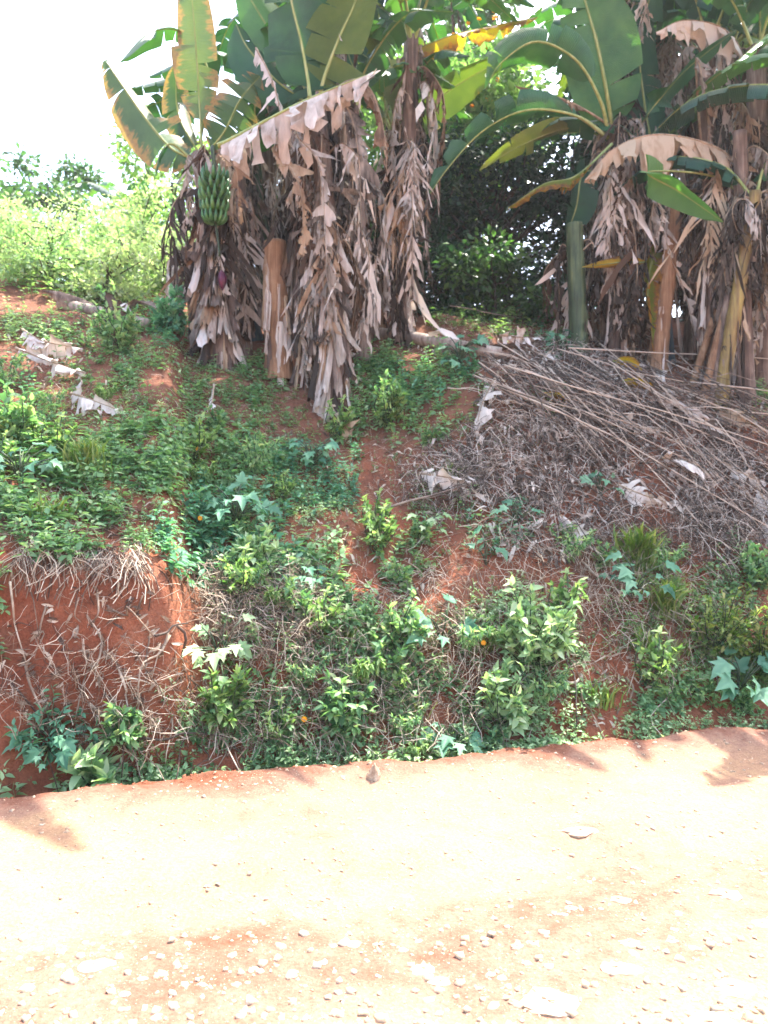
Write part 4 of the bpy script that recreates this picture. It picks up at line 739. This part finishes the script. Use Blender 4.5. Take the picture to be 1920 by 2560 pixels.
for i, (kd, sz, h, n, mt) in enumerate((('frond', .05, .28, 9, 'herb'), ('frond', .06, .22, 7, 'bright'), ('bush', .06, .22, 14, 'herb'), ('bush', .05, .26, 16, 'bright'), ('grass', 0, .2, 50, 'grass'))):
    protos.append(weed('weed', 'small leafy weed growing out of the bank', 'weed', 620 + 60 * i, 1500 + 30 * i, kd, sz, 'small weeds dotted over the bank', 900 + i, mt, h, n))
for i in range(70):
    px, py = 1900 * rgw.rand(), 920 + 1000 * rgw.rand()
    if (px < 540 and py > 1380) or (py > 1800 and px > 1300) or (px > 1150 and py < 1330): continue
    src = protos[rgw.randint(len(protos))]; g = G(px, py); t = src.copy(); sc.collection.objects.link(t); t.location = g; t.rotation_euler.z = rgw.rand() * 1.2 - .6; t.scale = [.6 + .7 * rgw.rand()] * 3
    for ch in src.children: c = ch.copy(); sc.collection.objects.link(c); c.parent = t
for i, (px, py, lb) in enumerate(((484, 1338, 'single orange flower above the clay hollow'), (480, 1165, 'small orange flower in the weeds half way up the bank'), (1198, 1640, 'orange flower left of the pale bush'), (757, 1832, 'tiny orange flower among the weeds near the road'))):
    g = G(px, py); t = thing('flower', lb, 'flower', g, 'orange flowers on the bank'); N0 = normal(g[None])[0]; ax = nrm(N0 + [0, -.6, .5]); mb = MB(); e = g + ax * .16
    V, Fc, uv = tube(np.array([g, e]), .003, 4); mb.add(V, Fc, uv); mb.build('stem', [M['stem_green']], t, g); nb = NB(); a = np.arange(10) / 10 * 6.283
    nb.add(*spread('quad', np.tile(e, (10, 1)), np.stack([np.cos(a), -.3 + 0 * a, np.sin(a)], 1), .022, rg, up=np.tile([0, -1., 0], (10, 1)), roll=.05, widen=1.3)); nb.build('petals', M['flower'], t, g)

# ------------------------------------------------------------------ dry litter, straw, brushwood, fallen trunks
rg = np.random.RandomState(91)
def litter(nb, cx, cy, rx, ry, n, size, tpl, lift=.02, slope=.9, lo=0., hi=1.):
    P = scatter(cx, cy, rx, ry, n, rg); m = len(P)
    if not m: return
    Nn = normal(P); r = rg.randn(m, 3); d = nrm(r - Nn * (r * Nn).sum(1)[:, None] * slope); d = nrm(d + [0, 0, -.35])
    nb.add(*spread(tpl, P + Nn * (lift * rg.rand(m))[:, None] - d * size * .4, d, size * (.35 + 1.0 * rg.rand(m)), rg, up=Nn, roll=.35, tint=lo + (hi - lo) * rg.rand(m)))
nb = NB()
for a in ((480, 1260, 600, 160, 700), (100, 1330, 200, 60, 260), (250, 1750, 260, 180, 500), (900, 1500, 300, 200, 800), (1400, 1600, 300, 200, 600), (800, 1150, 250, 120, 400), (1100, 1200, 180, 150, 600), (1250, 850, 200, 70, 400), (150, 900, 160, 120, 260), (400, 1000, 300, 150, 350), (1700, 1500, 200, 200, 500), (1150, 1750, 300, 100, 300), (700, 1800, 300, 120, 300), (1880, 1030, 80, 100, 200)): litter(nb, *a, .10, 'straw', .05)
for a in ((480, 1260, 600, 160, 300), (900, 1500, 300, 200, 260), (1100, 1200, 180, 150, 300), (1250, 860, 230, 60, 300), (250, 1700, 260, 160, 160), (1500, 1600, 300, 200, 260), (130, 900, 130, 100, 120), (860, 1000, 120, 100, 160), (1700, 950, 200, 90, 260)): litter(nb, *a, .07, 'curl', .03, .9, .35)
for a in ((650, 1560, 180, 130, 900), (950, 1620, 260, 160, 900), (1250, 1500, 260, 160, 900), (1600, 1450, 260, 160, 900), (1150, 1700, 260, 120, 500), (750, 1750, 260, 120, 500), (250, 1780, 280, 120, 500), (600, 1480, 200, 60, 500), (800, 1830, 500, 90, 900), (1600, 1600, 280, 130, 700), (640, 1540, 140, 100, 700)): litter(nb, *a, .17, 'straw', .16, .35, .3, 1)
for a in ((300, 1050, 320, 120, 500), (150, 1300, 200, 80, 500), (1000, 1150, 300, 100, 400), (620, 1000, 240, 90, 300), (1250, 880, 200, 50, 500), (1120, 830, 200, 60, 400)): litter(nb, *a, .12, 'straw', .04)
tag(nb.build('dry_litter', M['litter']), 'straw and scraps of dead leaf strewn over the bank', 'litter', None, 'stuff')
nb = NB()
for a in ((1120, 1230, 110, 80, 400), (1800, 1350, 150, 90, 600), (1600, 1330, 200, 80, 500), (1400, 1000, 190, 130, 1400), (1650, 1100, 260, 130, 1600), (1290, 1170, 190, 110, 1200), (1820, 1250, 130, 130, 900), (1380, 1330, 170, 100, 600), (1500, 900, 190, 60, 700)): litter(nb, *a, .22, 'straw', .16, .6); 
for a in ((1400, 1000, 190, 130, 700), (1650, 1100, 260, 130, 700), (1290, 1170, 190, 110, 700), (1820, 1250, 130, 130, 500), (1380, 1330, 170, 100, 250), (1500, 900, 190, 60, 400)): litter(nb, *(*a[:4], a[4] * 6 // 10), .12, 'curl', .10, .6, .2)
tag(nb.build('brush_litter', M['twig']), 'tangled grey twigs and shrivelled leaves heaped on the right of the bank', 'brush', None, 'stuff')
# long sticks of the brushwood pile, each its own
def stick(label, a, b, r, group, bow=.05, name='dry_stick', mat='stick', cat='stick'):
    t = rg.rand() if mat == 'stick' else .25 + .6 * rg.rand(); mid = (a + b) / 2 + rg.randn(3) * bow; P = catmull([a, a * .7 + b * .3 + rg.randn(3) * bow * .5, mid, b], 9); c = (a + b) / 2
    mb = MB(); V, Fc, uv = tube(P, r * np.linspace(1.1, .5, 9), 5); mb.add(V, Fc, uv, t)
    return tag(mb.build(name, [M[mat]], None, c), label, cat, group)
SG = 'long dry sticks of the brushwood pile on the right'
for i in range(150):
    px0 = 1190 + 560 * rg.rand() ** 1.3; py0 = 905 + (px0 - 1190) * .10 + 70 * rg.rand() + (60 * rg.rand() if px0 < 1400 else 0)
    ang = math.radians(33 + 11 * rg.randn() + (70 * (rg.rand() - .5) if i % 7 == 0 else 0)); L = 220 + 620 * rg.rand(); px1 = px0 + L * math.cos(ang); py1 = py0 + L * math.sin(ang) * .95
    py1 = min(py1, 1440)
    a = G(px0, py0); b = G(min(px1, 2300), py1); N0 = normal(np.stack([a, b])); lift = .12 + .24 * rg.rand()
    stick('long thin grey-brown stick slanting down to the right in the brushwood pile', a + N0[0] * lift, b + N0[1] * lift * (.3 + 1.2 * rg.rand()), .0035 + .005 * rg.rand() ** 2.5, SG, .11)
for i, (x0, y0, x1, y1, r, lb) in enumerate(((1245, 925, 1760, 1370, .011, 'thickest tan pole slanting down the brushwood pile'), (930, 1320, 1200, 1235, .012, 'grey branch lying across the middle of the bank'), (1580, 1220, 1515, 1330, .011, 'short pale stick leaning against the brushwood'), (1120, 995, 1235, 1012, .007, 'thin pale stick jutting out left of the brushwood'), (1120, 690, 1290, 800, .008, 'thin stick leaning in front of the dark trees'), (350, 1905, 560, 1870, .009, 'pale stick lying low across the clay hollow'), (380, 1700, 440, 1590, .009, 'upright reed on the clay face'), (1395, 1600, 1430, 1840, .008, 'thin upright stick beside the pale bush'))):
    a = G(x0, y0); b = G(x1, y1); N0 = normal(np.stack([a, b])); stick(lb, a + N0[0] * .12, b + N0[1] * .10, r, 'single sticks on the bank', .02)
nb = NB()
lx = 20 + 520 * rg.rand(800); lx = np.where(fbm(lx * .02, lx * 0, 5, 2) > -.08, lx, 120 + 260 * rg.rand(800)); ly = 1365 + 65 * rg.rand(800); P, _ = ray_ground(lx, ly); P = P + [0, -.04, .02]
nb.add(*spread('straw', P, rg.randn(800, 3) * [.5, .3, .3] + [0, -.35, -.75], .10 + .22 * rg.rand(800) ** 2, rg, tint=.3 + .7 * rg.rand(800), widen=1.3))
tag(nb.build('dry_grass', M['litter']), 'dry roots and grass hanging over the lip of the clay hollow', 'dry grass', None, 'stuff')
HG = 'dead stems hanging on the clay face'
for i in range(95):
    px = (10 + 540 * rg.rand()) if i < 42 else (560 + 1200 * rg.rand()); py = 1470 + 420 * rg.rand() ** .7 if i < 42 else 1400 + 350 * rg.rand()
    L = 60 + 160 * rg.rand(); an = math.radians(90 + 38 * rg.randn()); a = G(px, py); b = G(px + L * math.cos(an), py + L * math.sin(an)); N0 = normal(np.stack([a, b]))
    stick('dead straw-coloured stem hanging down the clay face of the bank', a + N0[0] * .03, b + N0[1] * .05, .004 + .007 * rg.rand() ** 2, HG, .045, 'dry_straw', 'litter')
# fallen pseudostems
def fallen(label, pts, r, mat='pale', flakes=6):
    P = np.array([G(x, y) for x, y in pts]) + [0, 0, r * .8]; t = thing('fallen_log', label, 'fallen trunk', P[0], 'fallen banana trunks')
    mb = MB(); stem_geo(mb, list(P), (r, r * .8), seed=3, k=14, rings=30, flare=0); mb.build('trunk', [M[mat]], t, t.location)
    for i in range(flakes):
        f = rg.rand(); A = pos_on(list(P), f); nb = NB(); nb.add(*spread('curl', A[None] + [[0, -r * .8, r * .3]], (P[-1] - P[0])[None] * rg.choice([-1, 1]) + rg.randn(1, 3) * .4, .35 + .3 * rg.rand(), rg)); nb.build('dry_sheath', M['pale'], t, t.location)
fallen('long grey fallen banana trunk lying between the two clumps', [(905, 845), (1040, 862), (1190, 890), (1300, 905)], .075)
fallen('pale fallen banana trunk at the far left below the garden', [(150, 775), (260, 795), (375, 822)], .06)
fallen('dark rotting trunk end lying under the right edge brushwood', [(1640, 1010), (1760, 1080), (1830, 1120)], .045, 'stem_brown', 3)
def dead_leaf(label, pts, width, mat='pale', lift=.10, **kw):
    P = [G(x, y) for x, y in pts]; P = [p + normal(p[None])[0] * lift * (1 + .4 * (i % 2)) for i, p in enumerate(P)]; mb = MB()
    leaf_geo(mb, P, width, pet=.05, tears=8, droop=(.5, .5), grav=.7, side=(.8, -.3, .5), crumple=.25, ragged=.4, tint=.85, m=4, n=20, rib=.01, rng=rg, **kw)
    return tag(mb.build('dead_leaf', [M[mat], M['ribdry']], None, P[0]), label, 'dead leaf', 'dead banana leaves lying on the bank')
for a in (('pale dead leaf lying on the upper right of the brushwood', [(1640, 980), (1700, 1060), (1800, 1110)], .24), ('whitish crumpled dead leaf in the middle of the brushwood', [(1640, 1165), (1700, 1185), (1760, 1215)], .28), ('folded pale dead leaf above the brushwood beside the fan of stems', [(1660, 950), (1640, 965), (1665, 1050)], .16), ('brown folded dead leaf across the middle of the sticks', [(1500, 1060), (1560, 1090), (1640, 1105)], .26, 'dry'), ('long grey dead leaf trailing down the left side of the brushwood', [(1240, 960), (1210, 1040), (1190, 1110)], .24, 'dry'), ('curled grey dead leaf low in the brushwood above the grass tuft', [(1540, 1240), (1600, 1270), (1670, 1280)], .24, 'dry'), ('grey dead leaf in the brush litter near the centre of the bank', [(1050, 1210), (1110, 1230), (1180, 1225)], .2, 'dry'), ('wide brown dead leaf near the right edge above the sticks', [(1780, 1040), (1840, 1075), (1900, 1090)], .26, 'drybrown'), ('crumpled dead leaf right of the whitish one in the brushwood', [(1790, 1180), (1840, 1215), (1900, 1230)], .24, 'dry'), ('pale dead leaf hanging at the right edge of the brushwood', [(1880, 1240), (1900, 1310), (1915, 1400)], .24), ('crumpled pale dead leaf hanging over the red gash', [(1380, 1310), (1420, 1350), (1450, 1400)], .2), ('upper bundle of pale dead leaves at the left edge of the bank', [(60, 850), (110, 890), (210, 900)], .26), ('middle bundle of pale dead leaves on the left bank', [(40, 900), (120, 940), (220, 960)], .2), ('lower pale dead leaf hanging on the left bank', [(180, 1020), (230, 1035), (310, 1060)], .22), ('dead leaf at the foot of the tallest banana skirt', [(820, 1030), (850, 1080), (880, 1110)], .2, 'drybrown'), ('small pale dead leaf on the slope below the skirts', [(530, 990), (525, 1040), (515, 1060)], .1), ('bright sunlit dead leaf by the end of the fallen trunk', [(1240, 860), (1300, 875), (1350, 865)], .2), ('upright pale leaf base stuck in the top of the brushwood', [(1370, 905), (1350, 930), (1340, 960)], .16)):
    dead_leaf(*a)
for i, (px, py, lb) in enumerate(((1560, 935, 'bright yellow fallen leaf above the brushwood'), (1590, 985, 'second yellow fallen leaf just below the bright one'), (1385, 1020, 'small yellow fallen leaf among the twigs'))):
    g = G(px, py); N0 = normal(g[None])[0]; mb = MB(); leaf_geo(mb, [g + N0 * .1 + [-.16, 0, .04], g + N0 * .14, g + N0 * .1 + [.16, 0, -.05]], .17 if i < 2 else .1, pet=.02, tears=3, side=(.3, -.6, .8), droop=(.1, .6), tint=.9, rng=rg, n=14)
    tag(mb.build('fallen_leaf', [M['yellow'], M['rib']], None, g), lb, 'leaf', 'yellow fallen leaves')

# ------------------------------------------------------------------ stones
def stone(label, px, py, wd, ht, mat='stone', depth=.7, group='stones lying on the dirt road', name='stone', dz=0, seed=0, onroad=True):
    rg = np.random.RandomState(seed)
    if onroad:
        Y = 1.57 / ((py - 1280) / F); x = (px - 960) / F * Y; g = np.array([x, Y, float(road_z(x, Y))])
    else: g = G(px, py)
    s = wd / F * g[1] / 2; n, k = 9, 14; V = []; rad = 1 + .22 * rg.randn(k); rad = (rad + np.roll(rad, 1)) / 2
    for i in range(n + 1):
        ph = math.pi * i / n - math.pi / 2; zz = np.sign(math.sin(ph)) * abs(math.sin(ph)) ** .6; cr = abs(math.cos(ph)) ** .5
        for j in range(k):
            th = 2 * math.pi * j / k; rr = s * cr * rad[j] * (1 + .05 * rg.randn()); V.append(g + [rr * math.cos(th), rr * depth * math.sin(th), s * ht * (zz * (1 + .25 * math.sin(2 * th + seed) + .1 * rg.randn()) * .7 - .25) + dz])
    Fc = [(i * k + j, i * k + (j + 1) % k, (i + 1) * k + (j + 1) % k, (i + 1) * k + j) for i in range(n) for j in range(k)]
    mb = MB(); mb.add(V, Fc); o = mb.build(name, [M[mat]], None, g, smooth=False); return tag(o, label, 'stone', group)
BIG = [(1370, 2515, 135, .22, 'large square pale stone slab at the bottom edge of the road'), (1450, 2088, 82, .22, 'flat oval white stone in the middle of the sunny road'), (1815, 2245, 80, .32, 'pale pointed stone near the right edge of the road'), (1545, 2430, 95, .2, 'flat squarish stone embedded near the bottom right'), (1835, 2470, 110, .2, 'broad flat stone in the bottom right corner'), (1910, 2320, 60, .3, 'stone cut off by the right edge of the road'), (1570, 2370, 50, .35, 'upright-edged pale stone above the embedded slab'), (1290, 2375, 34, .5, 'left of two small round white stones'), (1335, 2368, 28, .5, 'right of two small round white stones'), (1548, 2255, 56, .3, 'cream flat stone left of the pointed one'), (1428, 2275, 34, .5, 'upper of the touching pair of white stones'), (1405, 2292, 28, .5, 'lower of the touching pair of white stones'), (1055, 2420, 70, .3, 'angular white stone at the bottom centre'), (1100, 2452, 56, .25, 'flat white stone just below the angular one'), (235, 2420, 90, .2, 'long white stone at the lower left'), (310, 2490, 36, .4, 'small pale stone at the bottom left'), (575, 2105, 34, .4, 'white stone on the left of the sunny road'), (745, 2285, 26, .4, 'elongated white pebble standing on the left of the road'), (880, 2360, 44, .3, 'cluster-like white pebble in the centre of the road'), (650, 2292, 24, .4, 'small white pebble left of the elongated one'), (105, 2060, 16, .6, 'white pebble on the shaded left verge'), (1780, 2555, 150, .15, 'half-buried wide stone at the bottom edge'), (1100, 1985, 24, .3, 'pale chip on the road verge by the brown patch')]
for i, (px, py, wd, ht, lb) in enumerate(BIG): stone(lb, px, py, wd, ht, seed=i)
stone('grey-purple knobbly rock standing at the foot of the bank beside the road', 935, 1962, 34, 3.4, 'stem_brown' if False else 'stone', .8, 'rocks by the bank', 'rock', seed=99)
for i in range(90):
    px = 1920 * rg.rand(); py = 2060 + 500 * rg.rand() ** .5; stone('small pale pebble half sunk in the dirt road', px, py, 7 + 26 * rg.rand() ** 2.5, .18 + .25 * rg.rand(), seed=200 + i, group='pebbles scattered over the road', name='pebble')
nb = NB()
n = 7000; Y = 2.2 + 3.4 * rg.rand(n) ** 1.3; X = (rg.rand(n) - .5) * 1.15 * Y; s, u = su(X, Y); k = s < -.02; X = X[k]; Y = Y[k]; Z = road_z(X, Y); n = len(X)
cube = np.array([(-1, -1, -.6), (1, -1, -.6), (1, 1, -.6), (-1, 1, -.6), (-.7, -.7, .6), (.7, -.6, .5), (.6, .7, .6), (-.7, .6, .5)]); cf = np.array([(0, 3, 2, 1), (4, 5, 6, 7), (0, 1, 5, 4), (1, 2, 6, 5), (2, 3, 7, 6), (3, 0, 4, 7)])
sz = (.0015 + .0105 * rg.rand(n) ** 4 * (1 + .6 * (Y < 2.9)))[:, None, None]; a = rg.rand(n) * 6.28; ca, sa = np.cos(a)[:, None], np.sin(a)[:, None]; C = cube[None] * (1 + .35 * rg.randn(n, 8, 3))
V = np.stack([C[..., 0] * ca - C[..., 1] * sa, C[..., 0] * sa + C[..., 1] * ca, C[..., 2]], -1) * sz + np.stack([X, Y, Z], 1)[:, None]
o = make('gravel', V.reshape(-1, 3), (cf[None] + (np.arange(n) * 8)[:, None, None]).reshape(-1, 4), M['stone'], smooth=False); tag(o, 'fine grit and gravel on the dirt road', 'gravel', None, 'stuff')
nb = NB()
n = 6000; s = -.12 + 1.3 * rg.rand(n); u = -3.5 + 7.5 * rg.rand(n); X, Y = xy(s, u); P = np.stack([X, Y, np.maximum(H(X, Y), np.where(s < .03, road_z(X, Y), -9))], 1); C = cube[None] * (1 + .35 * rg.randn(n, 8, 3)); sz = (.002 + .011 * rg.rand(n) ** 4)[:, None, None]
o = make('clay_crumbs', (C * sz + P[:, None]).reshape(-1, 3), (cf[None] + (np.arange(n) * 8)[:, None, None]).reshape(-1, 4), M['clay'], smooth=False); tag(o, 'crumbled red clay lumps on the face of the bank', 'clay', None, 'stuff')

# ------------------------------------------------------------------ thin volume box added to imitate lens flare
m = bpy.data.materials.new('glare_volume'); m.use_nodes = True; t = m.node_tree; t.nodes.clear()
v = t.nodes.new('ShaderNodeVolumePrincipled'); v.inputs['Density'].default_value = .0009; v.inputs['Color'].default_value = (.92, .96, 1, 1); v.inputs['Anisotropy'].default_value = .3
o = t.nodes.new('ShaderNodeOutputMaterial'); t.links.new(v.outputs[0], o.inputs['Volume'])
bx = np.array([(x, y, z) for z in (-9., 22.) for y in (-450., 450.) for x in (-450., 450.)])
o = make('glare', bx, [(0, 2, 3, 1), (4, 5, 7, 6), (0, 1, 5, 4), (2, 6, 7, 3), (0, 4, 6, 2), (1, 3, 7, 5)], m, smooth=False); tag(o, 'added volume imitating lens haze in the air', 'glare', None, 'stuff')
